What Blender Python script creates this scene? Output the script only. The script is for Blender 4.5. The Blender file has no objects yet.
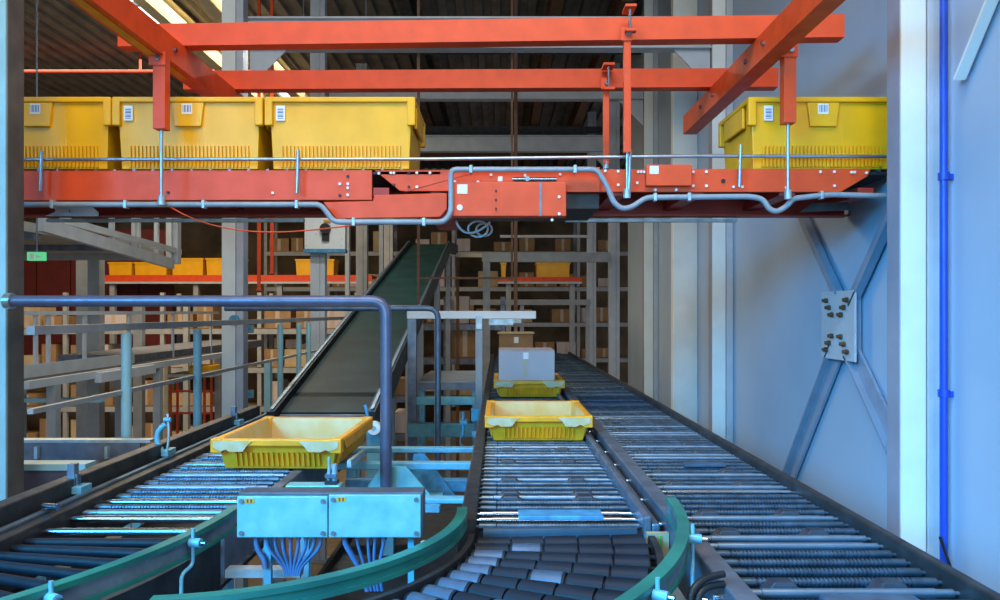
import bpy, math, random
from mathutils import Vector, Matrix
random.seed(7)
D = bpy.data
SC = bpy.context.scene
COL = SC.collection
R = math.radians
PI = math.pi

# ------------------------------------------------------------------ camera
EYE = 2.4          # eye height above the hall floor
F = 750.0          # focal length in pixels of the 1000x600 frame
HX, HY = 499.0, 312.0
cam_d = D.cameras.new('camera'); cam = D.objects.new('camera', cam_d); COL.objects.link(cam)
cam.location = (0, 0, EYE); cam.rotation_euler = (R(90), 0, 0)
cam_d.sensor_width = 36; cam_d.lens = 36 * F / 1000
cam_d.shift_x = (500 - HX) / 1000; cam_d.shift_y = (HY - 300) / 1000
cam_d.clip_start = 0.05; cam_d.clip_end = 100
SC.camera = cam

# ------------------------------------------------------------------ world, light, exposure
w = D.worlds.new('hall_world'); SC.world = w; w.use_nodes = True
bg = w.node_tree.nodes['Background']
bg.inputs['Color'].default_value = (0.80, 0.86, 1.0, 1); bg.inputs['Strength'].default_value = 0.18
SC.view_settings.view_transform = 'Standard'
SC.view_settings.look = 'None'
SC.view_settings.gamma = 1
SC.view_settings.use_curve_mapping = False
SC.view_settings.exposure = 0.36

def area(name, loc, rot, sx, sy, power, col):
    l = D.lights.new(name, 'AREA'); l.shape = 'RECTANGLE'; l.size = sx; l.size_y = sy
    l.energy = power; l.color = col
    o = D.objects.new(name, l); COL.objects.link(o); o.location = loc; o.rotation_euler = rot
    return o
# cool fill lights added behind the camera
o = area('door_daylight', (-2.3, -1.6, 3.7), (R(64), 0, R(-43)), 3.0, 1.0, 74, (0.05, 0.48, 1.0)); o.data.spread = R(66)
area('door_daylight_soft', (0.2, -9.0, 2.8), (R(89), 0, 0), 5.0, 2.2, 330, (0.62, 0.85, 1.0))
# rooflights along the aisle
area('rooflight_daylight', (-0.4, 0.6, 5.45), (R(14), 0, 0), 3.0, 1.6, 105, (1.0, 0.90, 0.78))
area('rooflight_daylight_far', (-4.6, 8.6, 5.5), (0, 0, 0), 4.0, 4.0, 340, (1.0, 0.78, 0.50))

# ------------------------------------------------------------------ helpers
def px(x, d): return (x - HX) * d / F
def pz(y, d): return EYE + (HY - y) * d / F
def pt(x, y, d): return (px(x, d), d, pz(y, d))

MATS = {}
def mat(name, col, rough=0.5, metal=0.0, var=0.15, scale=9.0, bump=0.0, col2=None, emit=0.0, detail=4.0, stretch=None):
    m = D.materials.new(name); m.use_nodes = True
    nt = m.node_tree; n = nt.nodes; L = nt.links
    b = n['Principled BSDF']
    b.inputs['Roughness'].default_value = rough; b.inputs['Metallic'].default_value = metal
    tc = n.new('ShaderNodeTexCoord'); mp = n.new('ShaderNodeMapping')
    L.new(tc.outputs['Object'], mp.inputs['Vector'])
    if stretch: mp.inputs['Scale'].default_value = stretch
    ns = n.new('ShaderNodeTexNoise'); ns.inputs['Scale'].default_value = scale; ns.inputs['Detail'].default_value = detail
    L.new(mp.outputs['Vector'], ns.inputs['Vector'])
    rp = n.new('ShaderNodeValToRGB')
    c2 = col2 if col2 else tuple(max(0, c * (1 - var * 2)) for c in col)
    rp.color_ramp.elements[0].position = 0.32; rp.color_ramp.elements[0].color = (*c2, 1)
    rp.color_ramp.elements[1].position = 0.68; rp.color_ramp.elements[1].color = (*col, 1)
    L.new(ns.outputs['Fac'], rp.inputs['Fac']); L.new(rp.outputs['Color'], b.inputs['Base Color'])
    mr = n.new('ShaderNodeMapRange'); mr.inputs['To Min'].default_value = min(1, rough * 1.25); mr.inputs['To Max'].default_value = rough * 0.8
    L.new(ns.outputs['Fac'], mr.inputs['Value']); L.new(mr.outputs['Result'], b.inputs['Roughness'])
    if bump:
        bp = n.new('ShaderNodeBump'); bp.inputs['Strength'].default_value = bump; bp.inputs['Distance'].default_value = 0.01
        L.new(ns.outputs['Fac'], bp.inputs['Height']); L.new(bp.outputs['Normal'], b.inputs['Normal'])
    if emit:
        b.inputs['Emission Color'].default_value = (*col, 1); b.inputs['Emission Strength'].default_value = emit
    MATS[name] = m
    return m
M = MATS
mat('red', (0.80, 0.075, 0.010), 0.5, 0, 0.08, 14)
mat('red_dark', (0.42, 0.035, 0.02), 0.5, 0, 0.12, 12)
mat('yellow', (0.90, 0.46, 0.004), 0.42, 0, 0.06, 10)
mat('tray_yellow', (0.94, 0.41, 0.012), 0.45, 0, 0.12, 18, 0.1)
mat('tray_inner', (0.66, 0.54, 0.28), 0.45, 0, 0.18, 9, 0.05, col2=(0.62, 0.38, 0.07))
mat('tray_worn', (0.56, 0.54, 0.42), 0.5, 0, 0.2, 22, 0.1, col2=(0.52, 0.40, 0.14))
mat('steel', (0.22, 0.33, 0.45), 0.42, 0.85, 0.14, 22)
mat('steel_ring', (0.10, 0.165, 0.24), 0.40, 0.8, 0.25, 30)
mat('chrome', (0.40, 0.52, 0.64), 0.2, 1.0, 0.06, 20)
mat('rail_steel', (0.19, 0.22, 0.28), 0.45, 0.5, 0.2, 16, 0.05)
mat('rail_dark', (0.05, 0.052, 0.056), 0.5, 0.4, 0.25, 20, 0.1)
mat('black', (0.015, 0.016, 0.018), 0.5, 0, 0.3, 20)
mat('rubber', (0.006, 0.012, 0.020), 0.5, 0, 0.25, 14, 0.05, col2=(0.012, 0.02, 0.03)); M['rubber'].node_tree.nodes['Principled BSDF'].inputs['Specular IOR Level'].default_value = 0.18
mat('sleeve_pale', (0.065, 0.11, 0.17), 0.45, 0.1, 0.2, 25, 0.1)
mat('hump', (0.035, 0.052, 0.075), 0.4, 0.2, 0.2, 20)
mat('guard_green', (0.02, 0.20, 0.15), 0.36, 0, 0.15, 12, col2=(0.012, 0.13, 0.11))
mat('guard_face', (0.16, 0.22, 0.26), 0.5, 0.1, 0.3, 18, 0.1)
mat('galv', (0.45, 0.58, 0.64), 0.45, 0.45, 0.16, 26, 0.0)
mat('blue_frame', (0.16, 0.48, 0.66), 0.45, 0.15, 0.15, 18)
mat('blue_cover', (0.10, 0.38, 0.66), 0.4, 0.2, 0.2, 30)
mat('panel_blue', (0.22, 0.50, 0.50), 0.4, 0.2, 0.15, 24, 0.0, col2=(0.12, 0.38, 0.44), detail=8)
mat('box_top', (0.10, 0.12, 0.15), 0.5, 0.2, 0.2, 20)
mat('cable', (0.12, 0.20, 0.38), 0.5, 0, 0.1, 20)
mat('belt', (0.008, 0.044, 0.047), 0.5, 0, 0.22, 5, 0.03, col2=(0.008, 0.024, 0.025)); M['belt'].node_tree.nodes['Principled BSDF'].inputs['Specular IOR Level'].default_value = 0.12
mat('tube_paint', (0.12, 0.13, 0.20), 0.34, 0.35, 0.12, 20)
mat('tube_steel', (0.45, 0.50, 0.56), 0.3, 0.8, 0.1, 20)
mat('conduit', (0.30, 0.34, 0.38), 0.5, 0.1, 0.1, 20)
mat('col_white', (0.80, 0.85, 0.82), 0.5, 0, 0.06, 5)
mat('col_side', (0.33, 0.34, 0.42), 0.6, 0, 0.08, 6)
mat('col_grey', (0.30, 0.30, 0.31), 0.6, 0, 0.12, 6)
mat('col_brown', (0.125, 0.112, 0.10), 0.7, 0, 0.15, 12, 0.05)
mat('paint_grey', (0.36, 0.38, 0.40), 0.5, 0, 0.1, 8)
mat('paint_pale', (0.52, 0.57, 0.62), 0.5, 0, 0.08, 8)
mat('cyan_post', (0.30, 0.56, 0.64), 0.45, 0, 0.08, 8)
mat('blue_pipe', (0.012, 0.07, 0.52), 0.35, 0, 0.1, 10)
mat('wall_paint', (0.38, 0.49, 0.63), 0.7, 0, 0.05, 1.6, 0.0, detail=6)
mat('brace_paint', (0.27, 0.33, 0.43), 0.55, 0, 0.08, 8)
mat('floor_conc', (0.26, 0.20, 0.13), 0.8, 0, 0.15, 3, 0.1)
mat('green_line', (0.05, 0.42, 0.02), 0.6, 0, 0.1, 10)
mat('deck', (0.19, 0.175, 0.155), 0.7, 0, 0.2, 4)
mat('cream', (0.60, 0.54, 0.36), 0.6, 0, 0.1, 5)
mat('brown_wall', (0.20, 0.135, 0.075), 0.8, 0, 0.3, 2.0)
mat('door_red', (0.13, 0.012, 0.010), 0.6, 0, 0.15, 4)
mat('card', (0.34, 0.20, 0.095), 0.8, 0, 0.12, 6)
mat('card_pale', (0.50, 0.38, 0.22), 0.8, 0, 0.12, 6)
mat('card_white', (0.52, 0.45, 0.46), 0.7, 0, 0.05, 5)
mat('tape', (0.50, 0.40, 0.30), 0.4, 0, 0.08, 9)
mat('white', (0.80, 0.82, 0.80), 0.5, 0, 0.03, 9)
mat('print_blue', (0.10, 0.20, 0.42), 0.6, 0, 0.05, 9)
mat('orange_tag', (0.80, 0.34, 0.01), 0.5, 0, 0.1, 9)
mat('sign_green', (0.10, 0.55, 0.25), 0.5, 0, 0.05, 9, emit=0.6)
mat('tube_light', (0.9, 1.0, 0.95), 0.5, 0, 0, 9, emit=2.5)
mat('sky_pane', (0.90, 0.96, 1.0), 0.5, 0, 0, 9, emit=1.6)
mat('rust', (0.16, 0.08, 0.04), 0.7, 0.1, 0.2, 20)

ORG = {}
class MB:
    """collects shapes and links them as ONE mesh object"""
    def __init__(s): s.v = []; s.f = []; s.sm = []
    def add(s, vs, fs, smooth=False):
        o = len(s.v); s.v += [tuple(v) for v in vs]
        for f in fs: s.f.append(tuple(i + o for i in f)); s.sm.append(smooth)
        return s
    def box(s, x0, x1, y0, y1, z0, z1):
        if x0 > x1: x0, x1 = x1, x0
        if y0 > y1: y0, y1 = y1, y0
        if z0 > z1: z0, z1 = z1, z0
        return s.add([(x0,y0,z0),(x1,y0,z0),(x1,y1,z0),(x0,y1,z0),(x0,y0,z1),(x1,y0,z1),(x1,y1,z1),(x0,y1,z1)],
              [(0,3,2,1),(4,5,6,7),(0,1,5,4),(1,2,6,5),(2,3,7,6),(3,0,4,7)])
    def bar(s, a, b, wx, wz, up=(0,0,1)):
        """rectangular bar from a to b; wx wide, wz high along up"""
        a = Vector(a); b = Vector(b); d = (b - a).normalized(); u = Vector(up)
        r = d.cross(u).normalized(); u = r.cross(d).normalized()
        vs = []
        for p in (a, b):
            for i, j in ((-1,-1),(1,-1),(1,1),(-1,1)): vs.append(p + r * i * wx / 2 + u * j * wz / 2)
        return s.add(vs, [(3,2,1,0),(4,5,6,7),(0,1,5,4),(1,2,6,5),(2,3,7,6),(3,0,4,7)])
    def prism(s, poly, axis, a0, a1):
        """poly of (u,v); axis 'y': (x,z) extruded in y; 'x': (y,z) in x; 'z': (x,y) in z"""
        def mk(p, a):
            return (p[0], a, p[1]) if axis == 'y' else (a, p[0], p[1]) if axis == 'x' else (p[0], p[1], a)
        n = len(poly)
        vs = [mk(p, a0) for p in poly] + [mk(p, a1) for p in poly]
        fs = [tuple(range(n)), tuple(range(2 * n - 1, n - 1, -1))] + [(i, i + n, (i + 1) % n + n, (i + 1) % n) for i in range(n)]
        return s.add(vs, fs)
    def tube(s, path, r, n=10, cap=True):
        P = [Vector(p) for p in path]; rings = []
        rs = r if isinstance(r, (list, tuple)) else [r] * len(P)
        t0 = (P[1] - P[0]).normalized()
        u = t0.cross(Vector((0,0,1)))
        if u.length < 1e-3: u = t0.cross(Vector((1,0,0)))
        u.normalize(); vs = []
        for i, p in enumerate(P):
            if i == 0: t = P[1] - P[0]
            elif i == len(P) - 1: t = P[-1] - P[-2]
            else: t = (P[i+1] - p).normalized() + (p - P[i-1]).normalized()
            t.normalize(); u = (u - t * u.dot(t)).normalized(); v = t.cross(u)
            for k in range(n):
                a = 2 * PI * k / n; vs.append(p + (u * math.cos(a) + v * math.sin(a)) * rs[i])
        fs = []
        for i in range(len(P) - 1):
            for k in range(n):
                k2 = (k + 1) % n; fs.append((i*n+k, i*n+k2, (i+1)*n+k2, (i+1)*n+k))
        s.add(vs, fs, True)
        if cap:
            m = (len(P) - 1) * n
            s.add(vs[:n], [tuple(range(n - 1, -1, -1))]); s.add(vs[m:], [tuple(range(n))])
        return s
    def arc(s, c, r0, r1, a0, a1, z0, z1, n=24):
        """curved bar: radii r0..r1, angles in degrees, heights z0..z1"""
        vs = []
        for i in range(n + 1):
            a = R(a0 + (a1 - a0) * i / n); ca, sa = math.cos(a), math.sin(a)
            for r, z in ((r0,z0),(r1,z0),(r1,z1),(r0,z1)): vs.append((c[0] + r*ca, c[1] + r*sa, z))
        fs = []
        for i in range(n):
            for k in range(4):
                k2 = (k + 1) % 4; fs.append((i*4+k, i*4+k2, (i+1)*4+k2, (i+1)*4+k))
        s.add(vs, fs, False); s.add(vs[:4], [(3,2,1,0)]); s.add(vs[-4:], [(0,1,2,3)])
        return s
    def build(s, name, m, parent=None, bevel=0.0):
        me = D.meshes.new(name)
        org = ORG.get(parent.name, Vector((0,0,0))) if parent else Vector((0,0,0))
        me.from_pydata([Vector(v) - org for v in s.v], [], s.f)
        me.polygons.foreach_set('use_smooth', s.sm)
        me.materials.append(M[m] if isinstance(m, str) else m)
        import bmesh
        bm = bmesh.new(); bm.from_mesh(me); bmesh.ops.recalc_face_normals(bm, faces=bm.faces); bm.to_mesh(me); bm.free()
        o = D.objects.new(name, me); COL.objects.link(o)
        if parent: o.parent = parent
        ORG[o.name] = org
        if name in ('ribs', 'bolts', 'barcode'): o['kind'] = 'stuff'
        if bevel:
            b = o.modifiers.new('bevel', 'BEVEL'); b.width = bevel; b.segments = 2; b.limit_method = 'ANGLE'; b.angle_limit = R(40)
        return o

def thing(name, label, cat, loc=(0,0,0), group=None):
    o = D.objects.new(name, None); COL.objects.link(o); o.location = loc; o.empty_display_size = 0.05
    o['label'] = label; o['category'] = cat
    if group: o['group'] = group
    ORG[o.name] = Vector(loc)
    return o
def tag(o, label, cat, group=None):
    o['label'] = label; o['category'] = cat
    if group: o['group'] = group
    return o
def struct(o): o['kind'] = 'structure'; return o
def put(mesh_obj, parent, loc, rot=(0,0,0)):
    """a copy of a piece, sharing its mesh, under parent at a world place"""
    c = mesh_obj.copy(); COL.objects.link(c); c.parent = parent
    c.location = Vector(loc) - ORG[parent.name]; c.rotation_euler = rot
    ORG[c.name] = Vector(loc)
    return c
def piece(name, mb, m, bevel=0):
    """a source piece that is removed again once its copies stand"""
    o = mb.build(name, m, None, bevel); return o
def drop(*os):
    for o in os: D.objects.remove(o)
def copy_tree(o, parent=None):
    c = o.copy(); COL.objects.link(c); c.parent = parent
    for ch in o.children: copy_tree(ch, c)
    return c
def bez(p0, p1, p2, p3, n=10):
    p0, p1, p2, p3 = map(Vector, (p0, p1, p2, p3)); out = []
    for i in range(n + 1):
        t = i / n; u = 1 - t
        out.append(p0*u**3 + p1*3*u*u*t + p2*3*u*t*t + p3*t**3)
    return out
def roundpath(pts, r=0.03, n=5):
    """polyline with its corners rounded"""
    P = [Vector(p) for p in pts]; out = [P[0]]
    for i in range(1, len(P) - 1):
        a = (P[i-1] - P[i]); b = (P[i+1] - P[i]); k = min(r, a.length * .45, b.length * .45)
        A = P[i] + a.normalized() * k; B = P[i] + b.normalized() * k
        for j in range(n + 1):
            t = j / n; out.append(A*(1-t)**2 + P[i]*2*t*(1-t) + B*t*t)
    out.append(P[-1]); return out

# ================================================================== THE SETTING
WX = 1.53           # inner face of the right wall
struct(MB().box(-9, WX, -1, 17, -0.1, 0).build('floor', 'floor_conc'))
struct(MB().box(0.22, 0.30, 3, 12, 0.0, 0.004).build('trim_1', 'green_line'))
struct(MB().box(WX, WX + 0.2, -0.5, 8.9, 0, 5.6).build('wall_right', 'wall_paint'))
struct(MB().box(-9, 3.2, 16.8, 17, 0, 5.6).build('wall_back', 'brown_wall'))
struct(MB().box(-9.2, -9, 4, 17, 0, 5.6).build('wall_left', 'brown_wall'))
# corrugated roof deck: trapezoid ribs running along the aisle
def deck(x0, x1, y0, y1, z, pitch=0.19, h=0.045):
    mb = MB(); x = x0; prof = []
    while x < x1:
        prof += [(x, z), (x + pitch*.42, z), (x + pitch*.5, z + h), (x + pitch*.92, z + h)]; x += pitch
    prof.append((x, z))
    n = len(prof)
    vs = [(p[0], y0, p[1]) for p in prof] + [(p[0], y1, p[1]) for p in prof] + [(prof[0][0], y0, z+.14), (x, y0, z+.14), (x, y1, z+.14), (prof[0][0], y1, z+.14)]
    fs = [(i, i+1, i+1+n, i+n) for i in range(n-1)] + [(2*n, 2*n+1, 2*n+2, 2*n+3)]
    mb.add(vs, fs); return mb
struct(deck(-9, 3.2, 2.6, 17, 5.6).build('ceiling', 'deck'))

# rooflight panes in the ceiling
for i, (x0, x1, y0, y1) in enumerate(((-4.2, -3.5, 6.7, 8.6), (-3.2, -2.5, 10.6, 12.4))):
    o = struct(MB().box(x0, x1, y0, y1, 5.56, 5.585).build('window_%d' % (i + 1), 'sky_pane'))
    fr = MB()
    for yy in (y0, (y0+y1)/2, y1): fr.box(x0 - .03, x1 + .03, yy - .02, yy + .02, 5.52, 5.58)
    for xx in (x0, x1): fr.box(xx - .03, xx + .03, y0, y1, 5.52, 5.58)
    fr.build('window_frame', 'paint_grey', o)
# unseen frame bars added behind the camera to go with the fill light
wf = struct(MB().box(-2.0, 3.2, -8.92, -8.86, 0.5, 0.58).build('window_3', 'paint_grey'))
for zz in (2.84,): MB().box(-2.0, 3.2, -8.92, -8.86, zz, zz + .08).build('window_frame', 'paint_grey', wf)
for i in range(5): MB().box(-2.0 + i*1.28, -1.92 + i*1.28, -8.92, -8.86, 0.58, 2.84).build('window_frame', 'paint_grey', wf)

# ---- the portal frames: columns 2.3 m apart on both sides of the aisle
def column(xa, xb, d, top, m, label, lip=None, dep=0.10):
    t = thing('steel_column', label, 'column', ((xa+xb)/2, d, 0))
    MB().box(xa, xb, d + .012, d + dep, 0.012, top).build('post', 'col_side' if m == 'col_white' else m, t, 0.004)  # white columns: shade of the aisle side painted in as a greyer colour
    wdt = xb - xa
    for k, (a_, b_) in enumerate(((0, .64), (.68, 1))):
        MB().box(xa + wdt*a_, xa + wdt*b_, d, d + .0118, 0.012, top).build('front_plate', lip or (m, m, 'paint_pale')[k if m != 'col_white' else k*2], t, 0.002)  # white columns: lit strip and bluish shaded strip painted on the front
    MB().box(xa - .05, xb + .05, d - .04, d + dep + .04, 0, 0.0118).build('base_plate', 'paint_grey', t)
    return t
FR = [2.6 + 2.3*k for k in range(5)]
names_r = ['pale column beside the blue pipe on the right wall', 'pale column on the right wall, second after the blue pipe',
           'pale column on the right wall, third after the blue pipe', 'free standing grey column past the end of the right wall', 'farthest free standing grey column past the end of the right wall']
names_l = ['brown-grey column that the foreground guard rail starts from', 'bright ribbed column with a small blue round tag behind the left tray',
           'grey column carrying the white sensor box', 'grey column next to the upper end of the belt incline', 'farthest grey column in the left row of columns']
for k, d in enumerate(FR):
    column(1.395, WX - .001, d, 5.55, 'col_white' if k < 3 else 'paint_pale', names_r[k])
    column(*((-1.785, -1.645, 2.5) if k == 0 else (-1.812, -1.672, d)), 5.55, ('col_brown', 'col_white', 'paint_pale', 'paint_grey', 'paint_grey')[k], names_l[k], lip='cyan_post' if k == 0 else None)  # first left column: shade painted brown on its side, light painted cyan in front
# flat pilaster between second and third column
o = MB().box(1.34, WX - .001, 5.77, 5.85, 0, 5.5).build('wall_pilaster', 'col_white', None, .006); tag(o, 'wide flat pale pilaster panel between two wall columns', 'pilaster')
o = MB().box(1.47, WX - .001, 5.05, 5.12, 0, 5.5).build('wall_batten', 'paint_pale', None, .004); tag(o, 'narrow pale batten beside the second wall column', 'batten')
for k, d in enumerate(FR[1:4]):
    zb = (4.14, 4.46, 4.45)[k]
    t = thing('cross_beam', ['pale grey cross beam just behind the nearest red beam', 'pale grey cross beam between the third pair of columns', 'pale grey cross beam over the end of the right wall'][k], 'beam', (0, d, zb))
    MB().box(-1.64, 1.39, d + .03, d + .038, zb, zb + .18).build('web', 'paint_pale', t)
    MB().box(-1.64, 1.39, d, d + .10, zb - .012, zb).build('flange', 'paint_pale', t)
    MB().box(-1.64, 1.39, d, d + .10, zb + .18, zb + .192).build('flange', 'paint_pale', t)
    for s, x in ((1, -1.64), (-1, 1.39)):
        MB().prism([(x, zb - .0125), (x + s*.24, zb - .0125), (x, zb - .26)], 'y', d + .04, d + .052).build('haunch', 'paint_pale', t)
# wide beam face of the first frame catches the light
# rafters under the deck
for i, (x, y0, y1, m, lab) in enumerate(((-3.35, 4.5, 11, 'cream', 'cream painted roof beam beside the rooflight'),
        (-2.75, 5.0, 12, 'cream', 'cream painted roof beam above the fluorescent lamp'),
        (-0.9, 6, 16, 'rail_dark', 'dark roof beam over the belt incline'), (0.55, 6, 16, 'rust', 'brown roof beam over the middle of the hall'), (1.2, 7, 16, 'rust', 'brown roof beam near the right wall'))):
    t = thing('roof_beam', lab, 'beam', (x, y0, 5.3))
    MB().box(x - .004, x + .004, y0, y1, 5.31, 5.53).build('web', m, t)
    MB().box(x - .06, x + .06, y0, y1, 5.30, 5.3098).build('flange', m, t)
    MB().box(x - .06, x + .06, y0, y1, 5.5302, 5.54).build('flange', m, t)
for i, (y, z) in enumerate(((8.0, 5.22), (9.7, 5.22), (11.6, 5.22), (13.4, 5.22))):
    o = MB().box(-1.6, 3.0, y, y + .08, z - .05, z + .05).build('purlin', 'rust' if i % 2 else 'rail_dark'); tag(o, ['first', 'second', 'third', 'fourth'][i] + ' dark purlin crossing under the roof beams, counted from the red beams', 'purlin')
o = MB().tube([(-8.5, 9.2, 5.35), (-2.9, 9.2, 5.35)], .022, 8).build('sprinkler_pipe', 'red_dark'); tag(o, 'thin red pipe hanging under the corrugated roof', 'pipe')
for x in (-7.2, -6.0, -4.4): MB().tube([(x, 9.2, 5.365), (x, 9.2, 5.61)], .014, 6).build('hanger_rod', 'red_dark', o)
# fluorescent lamp under the roof
t = thing('tube_lamp', 'long fluorescent lamp hanging between the two red beams', 'lamp', (-1.3, 5.6, 4.3))
x0, x1 = px(283, 5.6), px(386, 5.6); z = pz(46.5, 5.6)
lo_ = area('tube_lamp_light', ((x0 + x1)/2, 5.6, z - .04), (0, 0, 0), .7, .04, 20, (0.95, 1.0, 0.92)); lo_.parent = t; lo_.location = Vector(((x0 + x1)/2, 5.6, z - .04)) - ORG[t.name]
MB().box(x0, x1, 5.57, 5.65, z, z + .035).build('housing', 'paint_pale', t, .006)
MB().tube([(x0 + .03, 5.6, z - .018), (x1 - .03, 5.6, z - .018)], .015, 10).build('tube', 'tube_light', t)
for x in (x0 + .012, x1 - .012): MB().box(x - .012, x + .012, 5.575, 5.64, z - .036, z - .0005).build('end_cap', 'rail_dark', t)
for x in (x0 + .15, x1 - .15): MB().tube([(x, 5.61, z + .035), (x, 5.61, 5.61)], .004, 5).build('hanger_rod', 'rail_steel', t)

# ---- wall bracing on the right wall
def angle_arm(t, a, b, m, wd=.075):
    """L profile in the wall plane x = const"""
    xw = 1.512
    A = Vector((xw, a[0], a[1])); B = Vector((xw, b[0], b[1]))
    mb = MB(); mb.bar(A, B, .012, wd, up=(0, -(B.z - A.z), B.y - A.y))
    n = Vector((0, -(B.z - A.z), B.y - A.y)).normalized() * wd / 2
    off = Vector((-.017, 0, 0))
    mb.bar(A + n + off, B + n + off, .034, .010, up=n)
    return mb.build('brace_arm', m, t)
t = thing('cross_brace', 'steel cross brace with bolted gusset plate on the right wall', 'brace', (1.5, 3.26, 2.35))
def bp(x, y): d = 1.5 * F / (x - HX); return (d, pz(y, d))
angle_arm(t, bp(838, 300), bp(795, 205), 'brace_paint'); angle_arm(t, bp(850, 300), bp(897, 195), 'brace_paint')
angle_arm(t, bp(837, 350), bp(783, 492), 'brace_paint'); angle_arm(t, bp(851, 350), bp(896, 448), 'brace_paint')
d0, d1 = bp(826, 0)[0], bp(860, 0)[0]; dm = (d0 + d1)/2; z0, z1 = pz(360, dm), pz(291, dm)
MB().box(1.478, 1.4875, d1, d0, z0, z1).build('gusset_plate', 'paint_pale', t, .003)
MB().box(1.4878, 1.52, d1 + .03, d0 - .03, z0 + .03, z1 - .03).build('packing_plate', 'brace_paint', t)
for sz in (-1, 1):
    for row, off in enumerate((.012, .042, .072)):
        for sy in (-1, 1):
            y = dm + sy * (.100, .072, .044)[row] ; zz = (z1 - .028 - off*1.05) if sz > 0 else (z0 + .028 + off*1.05)
            MB().tube([(1.4778, y, zz), (1.468, y, zz)], .0125, 6).tube([(1.468, y, zz), (1.456, y, zz)], .008, 8).build('bolt', 'rust', t)
# arm of the next brace bay
t = thing('brace_arm_bar', 'single pale brace bar high on the wall next to the blue pipe', 'brace', (1.5, 2.3, 3.3))
angle_arm(t, (2.455, 3.17), (1.9, 3.83), 'col_white', .045)

# ---- blue pipe by the near right column
t = thing('blue_pipe', 'bright blue vertical pipe running down beside the near wall column', 'pipe', (1.49, 2.52, 0))
MB().tube([(1.500, 2.53, 0.0), (1.500, 2.53, 5.5)], .0125, 12).build('pipe', 'blue_pipe', t)
for y in (397, 180): MB().tube([(1.500, 2.53, pz(y, 2.53)), (1.500, 2.53, pz(y, 2.53) + .025)], .018, 12).box(1.510, 1.5295, 2.522, 2.538, pz(y, 2.53), pz(y, 2.53) + .02).build('pipe_clip', 'blue_pipe', t)
MB().tube([(1.508, 2.5, 1.54), (1.470, 2.5, 1.65)], .005, 6).build('drain_stub', 'black', t)

# ================================================================== ROLLERS
ZR = EYE - 0.475      # roller tops
RR = 0.0088           # roller radius
def lathe_x(prof, n=14):
    mb = MB(); m_ = len(prof)
    for i in range(m_ - 1):
        vs = []
        for x, r in prof[i:i+2]:
            for k in range(n): a = 2*PI*k/n; vs.append((x, r*math.cos(a), r*math.sin(a)))
        mb.add(vs, [(k, (k+1)%n, n+(k+1)%n, n+k) for k in range(n)], True)
    for q in (0, m_ - 1):
        x, r = prof[q]; mb.add([(x, r*math.cos(2*PI*k/n), r*math.sin(2*PI*k/n)) for k in range(n)], [tuple(range(n))])
    return mb
RL = 0.36
def prof_smooth(): h = RL/2; return [(-h-.012, .004), (-h, .004), (-h, RR*.86), (-h+.03, RR*.86), (-h+.031, RR), (h-.031, RR), (h-.03, RR*.86), (h, RR*.86), (h, .004), (h+.012, .004)]
def prof_ring(a=-.14, b=.14, n=36):
    h = RL/2; p = [(-h-.012, .004), (-h, .004), (-h, RR), (a-.002, RR)]
    st = (b - a)/n
    for i in range(n): x = a + i*st; p += [(x, RR*.76), (x + st*.34, RR*.76), (x + st*.38, RR), (x + st*.98, RR)]
    return p + [(b+.002, RR), (h, RR), (h, .004), (h+.012, .004)]
src = {'smooth': piece('roller', lathe_x(prof_smooth()), 'steel'),
       'ring': piece('roller', lathe_x(prof_ring()), 'steel_ring'),
       'ring2': piece('roller', lathe_x(prof_ring(-.16, .05, 26)), 'steel_ring'),
       'bright': piece('roller', lathe_x(prof_smooth()), 'chrome')}
hump_src = piece('riser_block', MB().add(
    [(-.036,-.02,-.012),(.036,-.02,-.012),(.036,.02,-.012),(-.036,.02,-.012),(-.017,-.013,.010),(.017,-.013,.010),(.017,.013,.010),(-.017,.013,.010)],
    [(0,3,2,1),(4,5,6,7),(0,1,5,4),(1,2,6,5),(2,3,7,6),(3,0,4,7)]), 'hump', .003)
PITCH = 0.0515

def lane(name_label, xc, d0, d1, rails, pattern, pan=True, humps=None, tall_left=None, legs=True, cat='conveyor'):
    t = thing('roller_conveyor', name_label, cat, (xc, (d0+d1)/2, 0))
    i = 0; y = d0 + .03
    while y < d1 - .02:
        k = pattern(i)
        if k: put(src[k], t, (xc, y, ZR - RR), (random.random()*6, 0, 0))
        if callable(humps) and humps(i):
            for hx in (-.105, .085): put(hump_src, t, (xc + hx, y + PITCH/2, ZR - .004))
        i += 1; y += PITCH
    for (xa, xb, zt, zb, m) in rails:
        MB().box(xa, xb, tall_left if (tall_left and xa < xc) else d0, d1, zb, zt).build('side_rail', m, t, .004)
    if pan: MB().box(xc - RL/2 - .02, xc + RL/2 + .02, d0, d1, ZR - .14, ZR - .13).build('drip_pan', 'black', t)
    n = max(2, int((d1 - d0)/1.4) + 1)
    if legs:
        for k in range(n):
            yy = d0 + .1 + (d1 - d0 - .2)*k/(n-1)
            for s in (-1, 1): MB().box(xc + s*(RL/2 - .0) - .02, xc + s*(RL/2) + .02, yy - .02, yy + .02, 0, ZR - .141).build('leg', 'blue_frame', t)
    return t

def pat_right(i):
    m = i % 9
    return ('ring', 'ring', 'smooth', 'smooth', 'ring', 'ring2', 'smooth', 'ring', 'ring')[m] if i % 27 != 20 else 'bright'
RT = EYE - 0.455      # rail tops
XR = 0.60
right = lane('long straight roller conveyor running along the right wall', XR, 0.95, 8.6,
     ((0.372, 0.412, RT + .004, ZR - .10, 'rail_steel'), (0.790, 0.812, RT, ZR - .10, 'rail_dark')), pat_right, humps=lambda i: i % 9 == 3 or i % 9 == 6)
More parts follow.
